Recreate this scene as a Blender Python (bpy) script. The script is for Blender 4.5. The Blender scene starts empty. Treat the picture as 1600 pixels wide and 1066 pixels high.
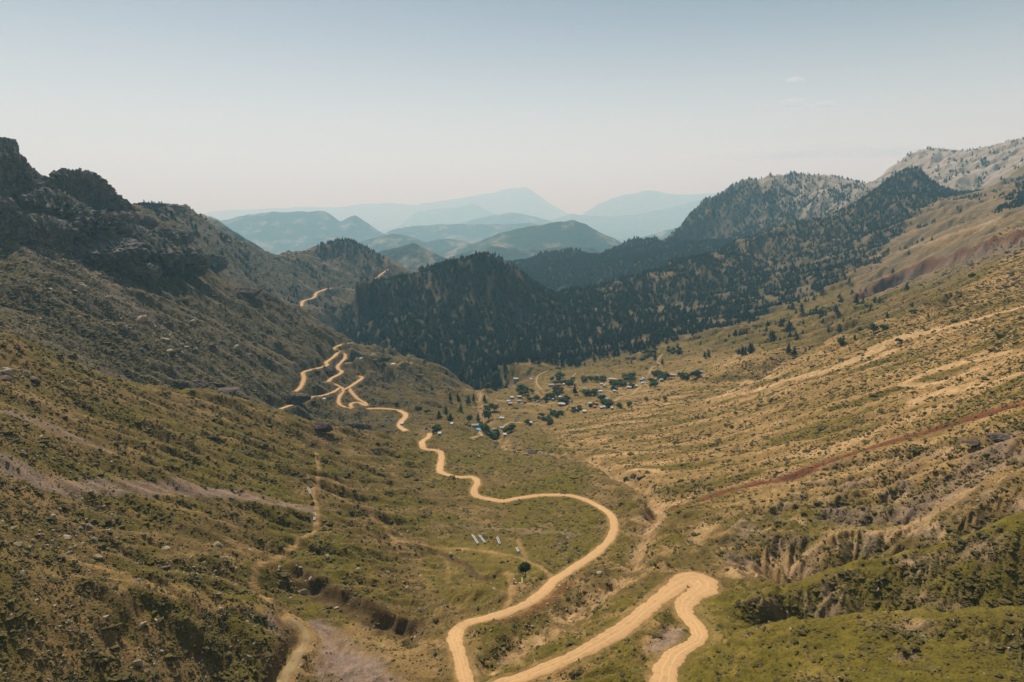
import bpy, bmesh, math, random
import numpy as np
from mathutils import Vector, Matrix
R = math.radians
scene = bpy.context.scene
COL = scene.collection

# ------------------------------------------------------------------ camera
F = 1067.0                      # focal length in pixels of the 1600 px wide photograph
PITCH = R(10.0)
CAMZ = 300.0
cam_d = bpy.data.cameras.new('camera'); cam = bpy.data.objects.new('camera', cam_d); COL.objects.link(cam)
cam.location = (0, 0, CAMZ); cam.rotation_euler = (R(90) - PITCH, 0, 0)
cam_d.sensor_width = 36; cam_d.lens = 36 * F / 1600; cam_d.clip_start = 1; cam_d.clip_end = 200000
scene.camera = cam
# ------------------------------------------------------------------ light
SUN_EL, SUN_AZ = 50.0, -26.0     # azimuth from the view direction, negative = left
sd = Vector((math.sin(R(SUN_AZ)) * math.cos(R(SUN_EL)), math.cos(R(SUN_AZ)) * math.cos(R(SUN_EL)), math.sin(R(SUN_EL))))
sun_d = bpy.data.lights.new('sun', 'SUN'); sun = bpy.data.objects.new('sun', sun_d); COL.objects.link(sun)
sun_d.energy = 5.0; sun_d.angle = R(0.53); sun_d.color = (0.95, 1.0, 0.97)
sun.rotation_euler = (-sd).to_track_quat('-Z', 'Y').to_euler(); sun.location = (0, 0, 900)
world = bpy.data.worlds.new('World'); scene.world = world; world.use_nodes = True
wn = world.node_tree; wn.nodes.clear()
wo = wn.nodes.new('ShaderNodeOutputWorld'); bg = wn.nodes.new('ShaderNodeBackground'); sky = wn.nodes.new('ShaderNodeTexSky')
sky.sky_type = 'NISHITA'; sky.sun_disc = False; sky.sun_elevation = R(SUN_EL); sky.sun_rotation = R(SUN_AZ)
sky.altitude = 1500; sky.air_density = 1.0; sky.dust_density = 4.0; sky.ozone_density = 1.0
hs = wn.nodes.new('ShaderNodeHueSaturation'); hs.inputs['Saturation'].default_value = 0.70
mixc = wn.nodes.new('ShaderNodeMix'); mixc.data_type = 'RGBA'; mixc.blend_type = 'MULTIPLY'; mixc.inputs[0].default_value = 1.0
mixc.inputs[7].default_value = (0.90, 0.83, 0.94, 1)
wn.links.new(sky.outputs[0], hs.inputs['Color']); wn.links.new(hs.outputs[0], mixc.inputs[6])
# low sky whitened by haze, the same all round
tc = wn.nodes.new('ShaderNodeTexCoord'); sx = wn.nodes.new('ShaderNodeSeparateXYZ'); mr = wn.nodes.new('ShaderNodeMapRange'); mr.interpolation_type = 'SMOOTHSTEP'; mx = wn.nodes.new('ShaderNodeMix'); mx.data_type = 'RGBA'
wn.links.new(tc.outputs['Generated'], sx.inputs[0]); wn.links.new(sx.outputs[2], mr.inputs[0])
for k_, v_ in ((1, .03), (2, .32), (3, .92), (4, 0.0)): mr.inputs[k_].default_value = v_
mx.inputs[7].default_value = (14.6, 14.9, 14.4, 1)
wn.links.new(mr.outputs[0], mx.inputs[0]); wn.links.new(mixc.outputs[2], mx.inputs[6]); wn.links.new(mx.outputs[2], bg.inputs[0]); wn.links.new(bg.outputs[0], wo.inputs[0])
bg.inputs[1].default_value = 0.04
vs = scene.view_settings; vs.view_transform = 'Standard'; vs.look = 'None'; vs.gamma = 1; vs.use_curve_mapping = False; vs.exposure = 0.50
scene.render.engine = 'CYCLES'
scene.cycles.use_denoising = True
scene.cycles.max_bounces = 4; scene.cycles.diffuse_bounces = 2; scene.cycles.glossy_bounces = 1
scene.cycles.transparent_max_bounces = 8; scene.cycles.volume_bounces = 0
HAZE = 0.000075

# ------------------------------------------------------------------ numpy noise
def _h(ix, iy, s):
    n = (ix.astype(np.int64) * 374761393 + iy.astype(np.int64) * 668265263 + s * 1442695041) & 0x7fffffff
    n = ((n ^ (n >> 13)) * 1274126177) & 0x7fffffff
    n = ((n ^ (n >> 16)) * 1103515245) & 0x7fffffff
    return (n & 0xffffff) / float(0xffffff)
_r = np.random.default_rng(12345); PERM = _r.permutation(4096).astype(np.int32); _a = _r.random(4096) * 2 * np.pi; GCOS = np.cos(_a); GSIN = np.sin(_a)
def vnoise(x, y, s=0):                      # gradient noise, about -1..1
    ix = np.floor(x); iy = np.floor(y); fx = x - ix; fy = y - iy
    wx = fx * fx * fx * (fx * (fx * 6 - 15) + 10); wy = fy * fy * fy * (fy * (fy * 6 - 15) + 10)
    r = []; ix = ix.astype(np.int32); iy = iy.astype(np.int32)
    for j in (0, 1):
        ky = PERM[(iy + (j + s * 131)) & 4095]
        for i in (0, 1):
            k = PERM[(ix + i + ky) & 4095]
            r.append(GCOS[k] * (fx - i) + GSIN[k] * (fy - j))
    return 1.5 * ((r[0] * (1 - wx) + r[1] * wx) * (1 - wy) + (r[2] * (1 - wx) + r[3] * wx) * wy)
def fbm(x, y, s=0, o=4, gain=0.5):
    t = 0; a = 1.0; n = 0
    for k in range(o):
        t = t + a * vnoise(x, y, s + k * 17); n += a; a *= gain; x = x * 2.03 + 11.3; y = y * 2.03 - 7.7
    return t / n
def ridged(x, y, s=0, o=4):
    t = 0; a = 1.0; n = 0
    for k in range(o):
        t = t + a * (1 - 2 * np.abs(vnoise(x, y, s + k * 13))); n += a; a *= 0.5; x = x * 2.1 + 3.1; y = y * 2.1 + 5.2
    return t / n
def sm(a, b, x):
    t = np.clip((x - a) / (b - a), 0, 1); return t * t * (3 - 2 * t)
def gully(px, py, dx, dy, s):               # stripes that run along the fall line
    ix = np.floor(px); iy = np.floor(py); fx = px - ix; fy = py - iy; va = 0; wt = 0
    for j in (-1, 0, 1, 2):
        for i in (-1, 0, 1, 2):
            hx = _h(ix + i, iy + j, s) * 0.8; hy = _h(ix + i, iy + j, s + 5) * 0.8
            qx = fx - i - hx + 0.4; qy = fy - j - hy + 0.4
            w = np.exp(-(qx * qx + qy * qy) * 2.0); wt = wt + w
            va = va + w * np.cos((qx * dx + qy * dy) * 6.283)
    return va / wt

# ------------------------------------------------------------------ pixel <-> direction
def pix(px, py):                            # direction of a photograph pixel: x per metre forward, z per metre forward
    a = F * math.cos(PITCH) + (533 - py) * math.sin(PITCH)
    return (px - 800) / a, (-F * math.sin(PITCH) + (533 - py) * math.cos(PITCH)) / a

# ------------------------------------------------------------------ control points of the land: (px, [(row, distance)...])
CP = {
 -150: [(1066,140),(900,165),(760,195),(640,235),(520,310),(500,345),(520,420),(490,500),(420,640),(330,800),(240,930),(180,1020),(230,1250),(300,1800)],
 0: [(1066,150),(950,165),(880,178),(800,200),(700,232),(640,262),(580,302),(527,350),(560,405),(517,480),(450,620),(385,750),(330,840),(285,910),(258,960),(248,1000),(280,1200),(340,1700)],
 100: [(1066,160),(950,178),(880,195),(800,222),(700,265),(620,320),(562,390),(592,445),(552,520),(450,680),(395,800),(345,890),(305,960),(298,1000),(330,1250),(370,1700)],
 200: [(1066,170),(950,188),(900,203),(800,243),(700,295),(640,345),(598,420),(622,480),(588,560),(520,650),(440,820),(395,930),(345,1100),(322,1480),(345,1900)],
 300: [(1066,180),(950,200),(850,235),(800,262),(700,335),(614,455),(640,520),(603,600),(520,740),(440,930),(405,1050),(375,1250),(340,1550),(370,2000)],
 400: [(1066,186),(1000,198),(950,212),(850,262),(750,335),(690,400),(633,490),(660,560),(625,680),(560,800),(500,930),(460,1080),(474,1330),(440,1550),(415,1750),(392,1950),(425,2500)],
 455: [(480,1230),(498,1450),(474,1700),(430,1950),(397,2200),(425,2800)],
 500: [(1066,192),(950,225),(900,250),(850,280),(800,320),(750,370),(700,450),(667,535),(690,600),(658,720),(620,800),(580,880),(540,980),(512,1130),(530,1400),(490,1650),(462,1850),(430,2050),(402,2280),(391,2340),(420,2900)],
 550: [(545,1030),(535,1080),(560,1300),(500,1620),(450,2060),(420,2230),(384,2350),(420,2800)],
 600: [(1066,188),(985,215),(930,245),(850,300),(800,350),(750,420),(700,520),(684,555),(700,620),(672,700),(640,800),(600,920),(549,1100),(592,1250),(520,1450),(480,1580),(441,1680),(468,1900),(432,2250),(403,2400),(430,2900)],
 650: [(690,560),(675,660),(650,760),(620,860),(590,980),(562,1050),(605,1170),(545,1320),(500,1450),(440,1650),(428,1700),(450,2000),(440,2500)],
 700: [(1066,182),(985,222),(930,255),(870,300),(800,375),(750,440),(700,570),(670,700),(640,840),(605,970),(585,1010),(625,1130),(560,1340),(520,1450),(460,1600),(420,1680),(470,2000)],
 757: [(1066,178),(980,212),(920,250),(850,320),(790,400),(740,480),(700,600),(670,760),(640,880),(612,1030),(600,1150),(585,1240),(540,1380),(480,1550),(430,1650),(405,1720),(450,2000),(425,2800)],
 820: [(1066,168),(1000,200),(950,225),(900,268),(850,320),(790,395),(750,450),(700,590),(680,700),(640,860),(605,1000),(585,1130),(560,1260),(530,1400),(500,1550),(436,1760),(470,2050),(430,2900)],
 870: [(635,860),(600,1010),(565,1200),(520,1450),(470,1740),(500,2000),(420,2900),(397,3200),(425,3800)],
 900: [(1066,160),(1000,190),(950,222),(900,262),(850,320),(800,380),(760,430),(715,530),(690,600),(650,760),(610,930),(570,1180),(540,1300),(500,1500),(458,1780),(485,2100),(435,2700),(395,3200),(430,3800)],
 1000: [(1066,150),(1020,168),(960,198),(900,240),(850,302),(790,372),(740,450),(700,540),(650,670),(600,950),(550,1220),(500,1500),(432,2000),(455,2300),(410,2800),(385,3150),(420,3800)],
 1040: [(790,392),(376,3150),(400,3500)],
 1100: [(1066,148),(1000,178),(950,205),(905,238),(850,285),(800,345),(750,410),(700,500),(650,610),(600,800),(560,1050),(520,1300),(460,1750),(402,2200),(420,2500),(380,3000),(326,3700),(360,4500)],
 1160: [(292,3850),(330,4600)],
 1200: [(1066,145),(1000,168),(975,180),(945,205),(925,225),(905,240),(850,275),(800,318),(750,370),(700,440),(650,520),(600,650),(560,820),(505,1250),(450,1700),(400,2150),(368,2400),(385,2700),(340,3300),(288,3900),(320,4600)],
 1240: [(278,3950),(310,4600)],
 1300: [(1066,142),(1000,160),(965,175),(990,192),(925,212),(892,228),(908,242),(860,262),(800,300),(750,345),(700,395),(650,455),(600,540),(550,680),(526,780),(490,1150),(450,1500),(400,1950),(340,2450),(355,2700),(320,3300),(281,3900),(320,4600)],
 1345: [(300,4000),(315,2500),(330,2750)],
 1400: [(1066,140),(1000,158),(957,172),(990,190),(925,207),(870,226),(890,242),(830,265),(780,295),(700,350),(650,400),(600,470),(550,560),(503,680),(475,1000),(440,1350),(400,1650),(350,2150),(296,2620),(312,2950),(275,4200),(263,4500),(290,5500)],
 1430: [(270,2700),(300,3050)],
 1450: [(241,4600),(270,5500)],
 1500: [(1066,138),(1000,152),(954,166),(988,184),(915,200),(840,220),(862,236),(810,252),(760,275),(700,312),(650,355),(600,410),(550,480),(500,590),(455,740),(430,950),(405,1150),(370,1450),(335,1900),(303,2500),(270,3500),(240,4500),(270,5500)],
 1600: [(1066,136),(1000,150),(953,162),(988,180),(885,198),(800,216),(822,232),(760,252),(700,280),(640,315),(600,350),(560,400),(500,500),(440,660),(400,850),(370,1050),(340,1350),(300,1900),(260,2900),(223,4200),(260,5500)],
 1750: [(1066,134),(1000,146),(955,158),(985,175),(860,195),(770,213),(790,228),(700,252),(640,280),(560,355),(480,460),(400,660),(330,1100),(270,1900),(220,2900),(180,4200),(220,5500)],
}
pts = []
for px_, rows in CP.items():
    for (py_, Y_) in rows:
        u_, g_ = pix(px_, py_); pts.append((u_, math.log(Y_), g_))
for u_ in (-3, -2, -1.2, -.6, 0, .6, 1.2, 2, 3):           # outside the frame
    zz = {-3: -60, -2: -70, -1.2: -85, -.6: -108, 0: -118, .6: -100, 1.2: -80, 2: -60, 3: -50}[u_]
    for Y_ in (25, 50, 95): pts.append((u_, math.log(Y_), (zz if Y_ > 30 else zz - 5) / Y_))
for u_ in (-1.8, -1.15):
    for Y_, z_ in ((160, -70), (350, -30), (700, 60), (1000, 160), (1800, 120), (4000, 100), (7000, 0)): pts.append((u_, math.log(Y_), z_ / Y_))
for u_ in (1.15, 1.8):
    for Y_, z_ in ((160, -80), (350, -30), (700, 10), (1300, 120), (2500, 350), (4500, 900), (7000, 800)): pts.append((u_, math.log(Y_), z_ / Y_))
for u_, z_ in ((-.75, -50), (-.5, -200), (-.25, -480), (0, -560), (.2, -520), (.35, -150), (.6, 200), (.75, 500)):
    pts.append((u_, math.log(7400), z_ / 7400))
for u_, z_ in ((-.5, -250), (-.3, -380), (-.15, -430), (0, -430), (.12, -420)): pts.append((u_, math.log(4600), z_ / 4600))
# crests: (px, row, distance) along the skyline of a rise, and how far (rows) the ray drops behind it
CREST = [
 ([(870,470,1750),(900,460,1800),(950,446,1900),(1000,432,2000),(1050,416,2100),(1100,402,2200),(1150,385,2300),(1200,368,2400),(1250,352,2450),(1300,338,2480),(1340,324,2520),(1358,311,2560),(1385,299,2620),(1405,281,2660),(1430,270,2680),(1450,282,2680),(1475,300,2680),(1500,306,2660)], 22, 1.10),
 ([(1020,386,3300),(1050,366,3450),(1075,346,3550),(1100,326,3650),(1130,308,3750),(1160,292,3850),(1200,287,3900),(1240,277,3950),(1270,281,3950),(1290,280,3950),(1320,291,4000),(1345,303,4100)], 24, 1.12),
 ([(1365,287,4300),(1400,262,4500),(1450,240,4600),(1480,241,4600),(1520,240,4500),(1560,232,4300),(1600,222,4200)], 20, 1.12),
 ([(880,400,3150),(900,394,3200),(920,402,3200),(950,398,3200),(980,388,3200),(1005,380,3200),(1030,388,3150),(1045,375,3150),(1070,388,3150)], 14, 1.08),
 ([(555,460,1620),(575,450,1650),(600,441,1680),(625,437,1700),(650,430,1700),(680,424,1700),(705,415,1710),(725,411,1715),(757,404,1720),(780,412,1730),(805,424,1750),(830,445,1780),(860,464,1830)], 26, 1.12),
 ([(400,392,2000),(430,397,2150),(455,397,2200),(480,393,2280),(500,390,2330),(520,386,2350),(550,384,2360),(575,390,2380),(600,403,2400),(630,416,2430)], 24, 1.14),
 ([(190,318,1460),(215,321,1500),(250,326,1520),(280,330,1540),(300,338,1560),(330,352,1650),(360,370,1800)], 20, 1.14),
 ([(0,526,350),(50,540,365),(100,561,385),(150,581,402),(200,597,420),(250,606,437),(300,613,455),(350,622,472),(400,632,490),(450,650,512),(500,666,535),(550,677,545),(590,684,555)], 22, 1.13),
 ([(1215,972,180),(1250,967,177),(1300,963,175),(1350,959,173),(1400,957,172),(1450,955,169),(1500,954,166),(1550,953,164),(1600,953,162),(1680,953,160)], 32, 1.11),
 ([(1240,912,231),(1270,902,229),(1300,891,228),(1350,879,227),(1400,869,226),(1450,855,223),(1500,840,220),(1550,820,218),(1600,800,216),(1680,785,214)], 22, 1.08),
 ([(380,455,1000),(420,470,1120),(460,484,1230),(490,503,1200),(512,512,1140),(535,530,1080),(560,544,1060),(600,549,1100),(625,556,1080),(650,563,1050),(675,573,1030),(700,585,1010),(725,598,1015),(745,612,1030)], 24, 1.10),
 ([(1200,590,700),(1250,560,720),(1300,535,740),(1350,517,720),(1400,503,680),(1450,475,690),(1500,450,720)], 5, 1.10),
]
for line, dip, mul in CREST:
    for (px_, py_, Y_) in line:
        u_, g_ = pix(px_, py_); pts.append((u_, math.log(Y_), g_ + 0.0005))
        u_, g_ = pix(px_, py_ + dip); pts.append((u_, math.log(Y_ * mul), g_))
uniq = {}
for p_ in pts: uniq[(round(p_[0] / .012), round(p_[1] / .012))] = p_
pts = list(uniq.values())
P = np.array(pts)
def tps_fit(P, lam=2e-6):
    n = len(P); d2 = (P[:, None, 0] - P[None, :, 0]) ** 2 + (P[:, None, 1] - P[None, :, 1]) ** 2
    K = 0.5 * d2 * np.log(d2 + 1e-12) + lam * np.eye(n)
    A = np.zeros((n + 3, n + 3)); A[:n, :n] = K; A[:n, n] = 1; A[:n, n + 1:] = P[:, :2]; A[n, :n] = 1; A[n + 1:, :n] = P[:, :2].T
    b = np.zeros(n + 3); b[:n] = P[:, 2]
    return np.linalg.solve(A, b)
W = tps_fit(P)
def tps(u, v):
    u = np.asarray(u, float); v = np.asarray(v, float)
    out = W[-3] + W[-2] * u + W[-1] * v
    for k in range(len(P)):
        d2 = (u - P[k, 0]) ** 2 + (v - P[k, 1]) ** 2
        out = out + W[k] * 0.5 * d2 * np.log(d2 + 1e-12)
    return out
# grid of the land (a fan seen from above: columns of equal bearing, rows of equal ratio of distance)
US = np.concatenate([-np.geomspace(3.0, 0.84, 36)[:-1], np.linspace(-0.83, 0.83, 860), np.geomspace(0.84, 3.0, 36)[1:]])
VS = np.concatenate([np.linspace(math.log(25), math.log(118), 26)[:-1], np.linspace(math.log(118), math.log(7400), 900)])
NU, NV = len(US), len(VS)
cu = np.interp(np.arange(0, 341) / 340, np.arange(NU) / (NU - 1), US); cv = np.interp(np.arange(0, 561) / 560, np.arange(NV) / (NV - 1), VS)
CG = tps(cu[None, :], cv[:, None])
def lin1(x, xs):
    i = np.clip(np.searchsorted(xs, x) - 1, 0, len(xs) - 2); return i, (x - xs[i]) / (xs[i + 1] - xs[i])
def cubic_up(A, x, xs, axis):
    i, f = lin1(x, xs); A = np.moveaxis(A, axis, 0); n = len(xs)
    g = lambda k: A[np.clip(i + k, 0, n - 1)]
    f = f[:, None]
    r = 0.5 * ((2 * g(0)) + (-g(-1) + g(1)) * f + (2 * g(-1) - 5 * g(0) + 4 * g(1) - g(2)) * f * f + (-g(-1) + 3 * g(0) - 3 * g(1) + g(2)) * f ** 3)
    return np.moveaxis(r, 0, axis)
GB = cubic_up(cubic_up(CG, VS, cv, 0), US, cu, 1)          # base z/Y on the full grid
YV = np.exp(VS)[:, None] * np.ones((1, NU)); XV = US[None, :] * YV
ZB = GB * YV
def bil(A, u, v):
    u = np.atleast_1d(u); v = np.atleast_1d(v)
    i, f = lin1(u, US); j, h = lin1(v, VS)
    return (A[j, i] * (1 - f) + A[j, i + 1] * f) * (1 - h) + (A[j + 1, i] * (1 - f) + A[j + 1, i + 1] * f) * h
JV0 = 20
def cast(px, py, ymin=60, grid=None):                       # first place where the pixel's ray meets the smooth land
    u, g = pix(px, py); G = GB if grid is None else grid
    i, f = lin1(np.array([u]), US); i = int(i[0]); f = float(f[0])
    col = G[:, i] * (1 - f) + G[:, i + 1] * f
    j0 = int(np.searchsorted(VS, math.log(ymin)))
    hit = np.nonzero(col[j0:] >= g)[0]
    if len(hit) == 0: return None
    j = hit[0] + j0
    if j == 0: return u, VS[0], col[0] * math.exp(VS[0])
    t = (g - col[j - 1]) / (col[j] - col[j - 1] + 1e-12); t = min(max(t, 0), 1)
    v = VS[j - 1] + t * (VS[j] - VS[j - 1]); Y = math.exp(v)
    return u, v, g * Y

# ------------------------------------------------------------------ relief added to the smooth land
TH = np.arctan(US)[None, :] * np.ones((NV, 1)); LR = np.log(np.hypot(XV, YV))
def slope_dir(Z):
    zu = np.gradient(Z, US, axis=1); zv = np.gradient(Z, VS, axis=0)
    zx = zu / YV; zy = zv / YV - US[None, :] * zx
    a = zx * np.cos(TH) - zy * np.sin(TH); b = zx * np.sin(TH) + zy * np.cos(TH)
    return a, b, np.hypot(a, b)
def inpoly(U, V, poly):                                     # poly: (u, v) corners
    ins = np.zeros(U.shape, bool); n = len(poly); j = n - 1
    for i in range(n):
        xi, yi = poly[i]; xj, yj = poly[j]
        if yi != yj: ins ^= ((yi > V) != (yj > V)) & (U < (xj - xi) * (V - yi) / (yj - yi) + xi)
        j = i
    return ins
UU = US[None, :] * np.ones((NV, 1)); VV = VS[:, None] * np.ones((1, NU))
def blur(A, n):
    for _ in range(n):
        A = (np.roll(A, 1, 0) + A + np.roll(A, -1, 0)) / 3; A = (np.roll(A, 1, 1) + A + np.roll(A, -1, 1)) / 3
    return A
def plan(pts):                                              # (px, distance) corners seen from above
    return [((p[0] - 800) / (F * 1.01), math.log(p[1])) for p in pts]
ZW = (fbm(UU * 11, VV * 11, 77, 4), fbm(UU * 11, VV * 11, 91, 4))
def zone(pts, soft=14, wob=0.02):
    w = ZW[0] * wob; w2 = ZW[1] * wob
    return blur(inpoly(UU + w, VV + w2, plan(pts)).astype(float), soft)
def zone_px(pts, soft=6, wob=0.02):                         # corners given as pixels of the photograph, laid on the land
    q = []
    for p in pts:
        c = (pix(*p[:2])[0], math.log(p[2])) if len(p) > 2 else cast(*p)
        if c: q.append((c[0], c[1]))
    w = ZW[0] * wob; w2 = ZW[1] * wob
    return blur(inpoly(UU + w, VV + w2, q).astype(float), soft)
hillB = zone([(180,1150),(200,1500),(430,2300),(620,2500),(700,2300),(560,1350),(450,1250),(380,1050)], 12)
calm = zone([(640,560),(560,700),(700,860),(780,1000),(1000,1150),(1200,1000),(1200,700),(1000,560),(930,330),(860,260),(700,300)], 30)
bad = zone([(1130,262),(1180,330),(1300,345),(1450,335),(1650,300),(1750,235),(1400,236),(1250,245)], 14)
rugL = zone([(-300,560),(-300,1100),(200,1050),(400,1250),(460,1700),(640,1100),(640,700),(500,600),(300,520)], 20)
right = zone([(880,560),(820,1000),(1100,1090),(1500,620),(1620,1200),(2600,1200),(2600,240),(1650,262),(1400,300),(1180,330),(1050,380)], 26)
amp = 1 - 0.4 * calm + 0.5 * bad + 0.25 * rugL
near = sm(math.log(70), math.log(150), VV)
Z = ZB + YV * (0.0068 * fbm(TH * 7, LR * 7, 1, 3)) * amp * near
for k, (fr, am, sd_) in enumerate(((9, .0042, 21), (21, .0050, 31), (48, .0030, 41), (105, .0017, 51))):
    a, b, s_ = slope_dir(blur(Z, 6 if k < 2 else 3)); n_ = s_ + 1e-4
    e = gully(TH * fr, LR * fr, -b / n_, a / n_, sd_)
    Z = Z + YV * am * e * np.clip((s_ - .06) / 0.25, 0.0, 1.2) * (1 - .75 * sm(.45, .95, s_)) * (1 - (.62 if k else .3) * right * (1 - bad)) * amp * near
fine = fbm(XV / 9, YV / 9, 61, 3) * 0.55 + fbm(XV / 2.6, YV / 2.6, 62, 2) * 0.16
Z = Z + fine * near * (1 - 0.5 * calm) * np.clip(1.3 - YV / 1500, 0.2, 1)
far = np.clip((YV - 1100) / 1000, 0, 1)
Z = Z + far * fbm(XV / 60, YV / 60, 63, 4) * 9 * (1 - calm)
Z = Z + YV * .0011 * fbm(TH * 90, LR * 90, 66, 4) * near * (.6 + .8 * hillB)
# hummocky rock steps on the left hillside
Z = Z + rugL * np.maximum(0, ridged(XV / 46, YV / 46, 64, 4) - 0.25) * 7

mrug = sm(3000, 3600, YV) * sm(.15, .3, UU)
Z = Z + mrug * (ridged(XV / 420, YV / 420, 67, 5) * 22 + ridged(XV / 120, YV / 120, 68, 3) * 7)
# ------------------------------------------------------------------ lines on the land
def world_line(px_pts, step=None, ymin=60):
    out = []
    for p in px_pts:
        if len(p) > 2 and p[2]: u_, g_ = pix(p[0], p[1]); out.append((u_ * p[2], p[2]))
        else:
            c = cast(p[0], p[1], ymin)
            if c: Y = math.exp(c[1]); out.append((c[0] * Y, Y))
    a = np.array(out)
    res = []
    for i in range(len(a) - 1):                             # Catmull-Rom
        p0, p1, p2, p3 = a[max(i - 1, 0)], a[i], a[i + 1], a[min(i + 2, len(a) - 1)]
        n = max(2, int(np.hypot(*(p2 - p1)) / (step or max(0.8, 0.004 * p1[1]))))
        for t in np.arange(n) / n:
            res.append(0.5 * (2 * p1 + (p2 - p0) * t + (2 * p0 - 5 * p1 + 4 * p2 - p3) * t * t + (3 * p1 - 3 * p2 + p3 - p0) * t ** 3))
    res.append(a[-1]); r = np.array(res)
    for _ in range(2): r[1:-1] = (r[:-2] + r[1:-1] * 2 + r[2:]) / 4
    return r
def to_uv(xy): return xy[:, 0] / xy[:, 1], np.log(xy[:, 1])
def polydist(line, rad):
    D = np.full((NV, NU), 1e9); T = np.zeros((NV, NU)); S = np.ones((NV, NU)); L = 0.0
    step = 1
    for k in range(0, len(line) - 1, step):
        p, q = line[k], line[min(k + step, len(line) - 1)]
        y0 = max(20, min(p[1], q[1]) - rad); y1 = max(p[1], q[1]) + rad
        j0, j1 = np.searchsorted(VS, (math.log(y0), math.log(y1))); j1 = min(j1 + 1, NV)
        us = [(min(p[0], q[0]) - rad) / y for y in (y0, y1)] + [(max(p[0], q[0]) + rad) / y for y in (y0, y1)]
        i0, i1 = np.searchsorted(US, (min(us), max(us))); i1 = min(i1 + 1, NU)
        d = q - p; l = math.hypot(*d)
        if j1 <= j0 or i1 <= i0 or l == 0: continue
        X = XV[j0:j1, i0:i1]; Y = YV[j0:j1, i0:i1]
        t = np.clip(((X - p[0]) * d[0] + (Y - p[1]) * d[1]) / (l * l), 0, 1)
        dd = np.hypot(X - p[0] - t * d[0], Y - p[1] - t * d[1])
        w = dd < D[j0:j1, i0:i1]
        D[j0:j1, i0:i1] = np.where(w, dd, D[j0:j1, i0:i1]); T[j0:j1, i0:i1] = np.where(w, k + t, T[j0:j1, i0:i1])
        S[j0:j1, i0:i1] = np.where(w, np.sign((X - p[0]) * d[1] - (Y - p[1]) * d[0]), S[j0:j1, i0:i1]); L += l
    return D, T, S                                          # S > 0: to the right of the line's direction
def zline(line, n=6, A=None):
    u, v = to_uv(line); z = bil(ZB if A is None else A, u, v)
    for _ in range(n): z[1:-1] = (z[:-2] + z[1:-1] * 2 + z[2:]) / 4
    return z
wob1 = fbm(XV / 14, YV / 14, 5, 4); wob2 = fbm(XV / 5, YV / 5, 6, 3)
# bluffs: the land on one side drops away (side, height, reach)
def bluff(px_pts, side, h, reach, steep=2.0):
    global Z
    ln = world_line(px_pts); D, T, S = polydist(ln, reach * 1.6)
    n = len(ln) - 1; taper = sm(0, .18, T / n) * sm(0, .18, 1 - T / n)
    d = D * S * side + wob1 * 1.8 + wob2 * .3
    Z = Z - np.where(D < 1e8, h * taper * sm(-steep * .5, steep, d) * (1 - sm(reach * .5, reach * 1.5, d)), 0)
    return np.where(D < 1e8, taper * sm(-steep, 0, d) * (1 - sm(steep * 1.3, steep * 2.6, d)), 0)
def trench(px_pts, h, w, wob=1.0):
    global Z
    ln = world_line(px_pts); D, T, S = polydist(ln, w * 3)
    d = np.where(D < 1e8, np.maximum(0, D + wob1 * w * .5 * wob), 1e3); m = np.exp(-(d / w) ** 2)
    Z = Z - h * m
    return m
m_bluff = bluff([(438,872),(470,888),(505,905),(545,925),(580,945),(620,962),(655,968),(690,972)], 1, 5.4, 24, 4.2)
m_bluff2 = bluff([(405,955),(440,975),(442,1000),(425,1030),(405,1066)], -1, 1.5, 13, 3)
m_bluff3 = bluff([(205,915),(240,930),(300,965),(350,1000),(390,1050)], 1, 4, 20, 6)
m_badl = bluff([(1250,815),(1310,800),(1380,790),(1450,765),(1520,720),(1580,690),(1620,680)], 1, 3.2, 26, 8)
m_step = bluff([(1180,745),(1230,740),(1300,728),(1400,706),(1480,690),(1540,682),(1600,680)], 1, 2.2, 16, 1.5)
m_str = trench([(745,612,1020),(752,640),(762,668),(785,690),(820,703),(860,706),(905,712),(940,722),(965,740),(990,752),(1010,765),(1022,785),(1022,810),(1005,835),(992,860),(985,885),(962,905),(940,925),(915,945),(885,965),(850,985),(800,1010),(765,1030)], 4.5, 7)
m_str2 = trench([(1022,800),(1060,780),(1110,762),(1180,742)], 2.5, 5)
m_gul = trench([(790,1000),(830,970),(870,955),(905,930)], 2, 5)
m_redl = bluff([(648,852),(680,858),(705,866),(728,878),(748,893),(762,897),(775,893),(790,886)], 1, 2.0, 9, 1.0)
ln = world_line([(1325,478),(1350,455),(1380,438),(1410,420),(1460,402),(1510,385),(1560,370),(1620,358),(1680,345)]); D, T, S = polydist(ln, 260)
d = np.where(D < 1e8, D * S + wob1 * 9, -1e3); tp = sm(0, .12, T / len(ln)); fins = ridged(T / 9, d / 160, 71, 3)
Z = Z - tp * sm(-4, 34, d) * (1 - sm(70, 210, d)) * 34 + tp * sm(0, 14, d) * (1 - sm(34, 60, d)) * fins * 5.5
m_scar = tp * sm(-8, 0, d) * (1 - sm(10, 18, d)); m_fin = tp * sm(8, 16, d) * (1 - sm(48, 75, d))
m_scar2 = bluff([(1345,322),(1400,316),(1440,330)], 1, 0.1, 50, 10)
m_red = trench([(1060,790),(1110,778),(1190,752),(1240,740),(1290,724),(1350,702),(1400,688),(1450,674),(1500,656),(1550,641),(1620,622)], 1.6, 3.6, .7)

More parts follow.
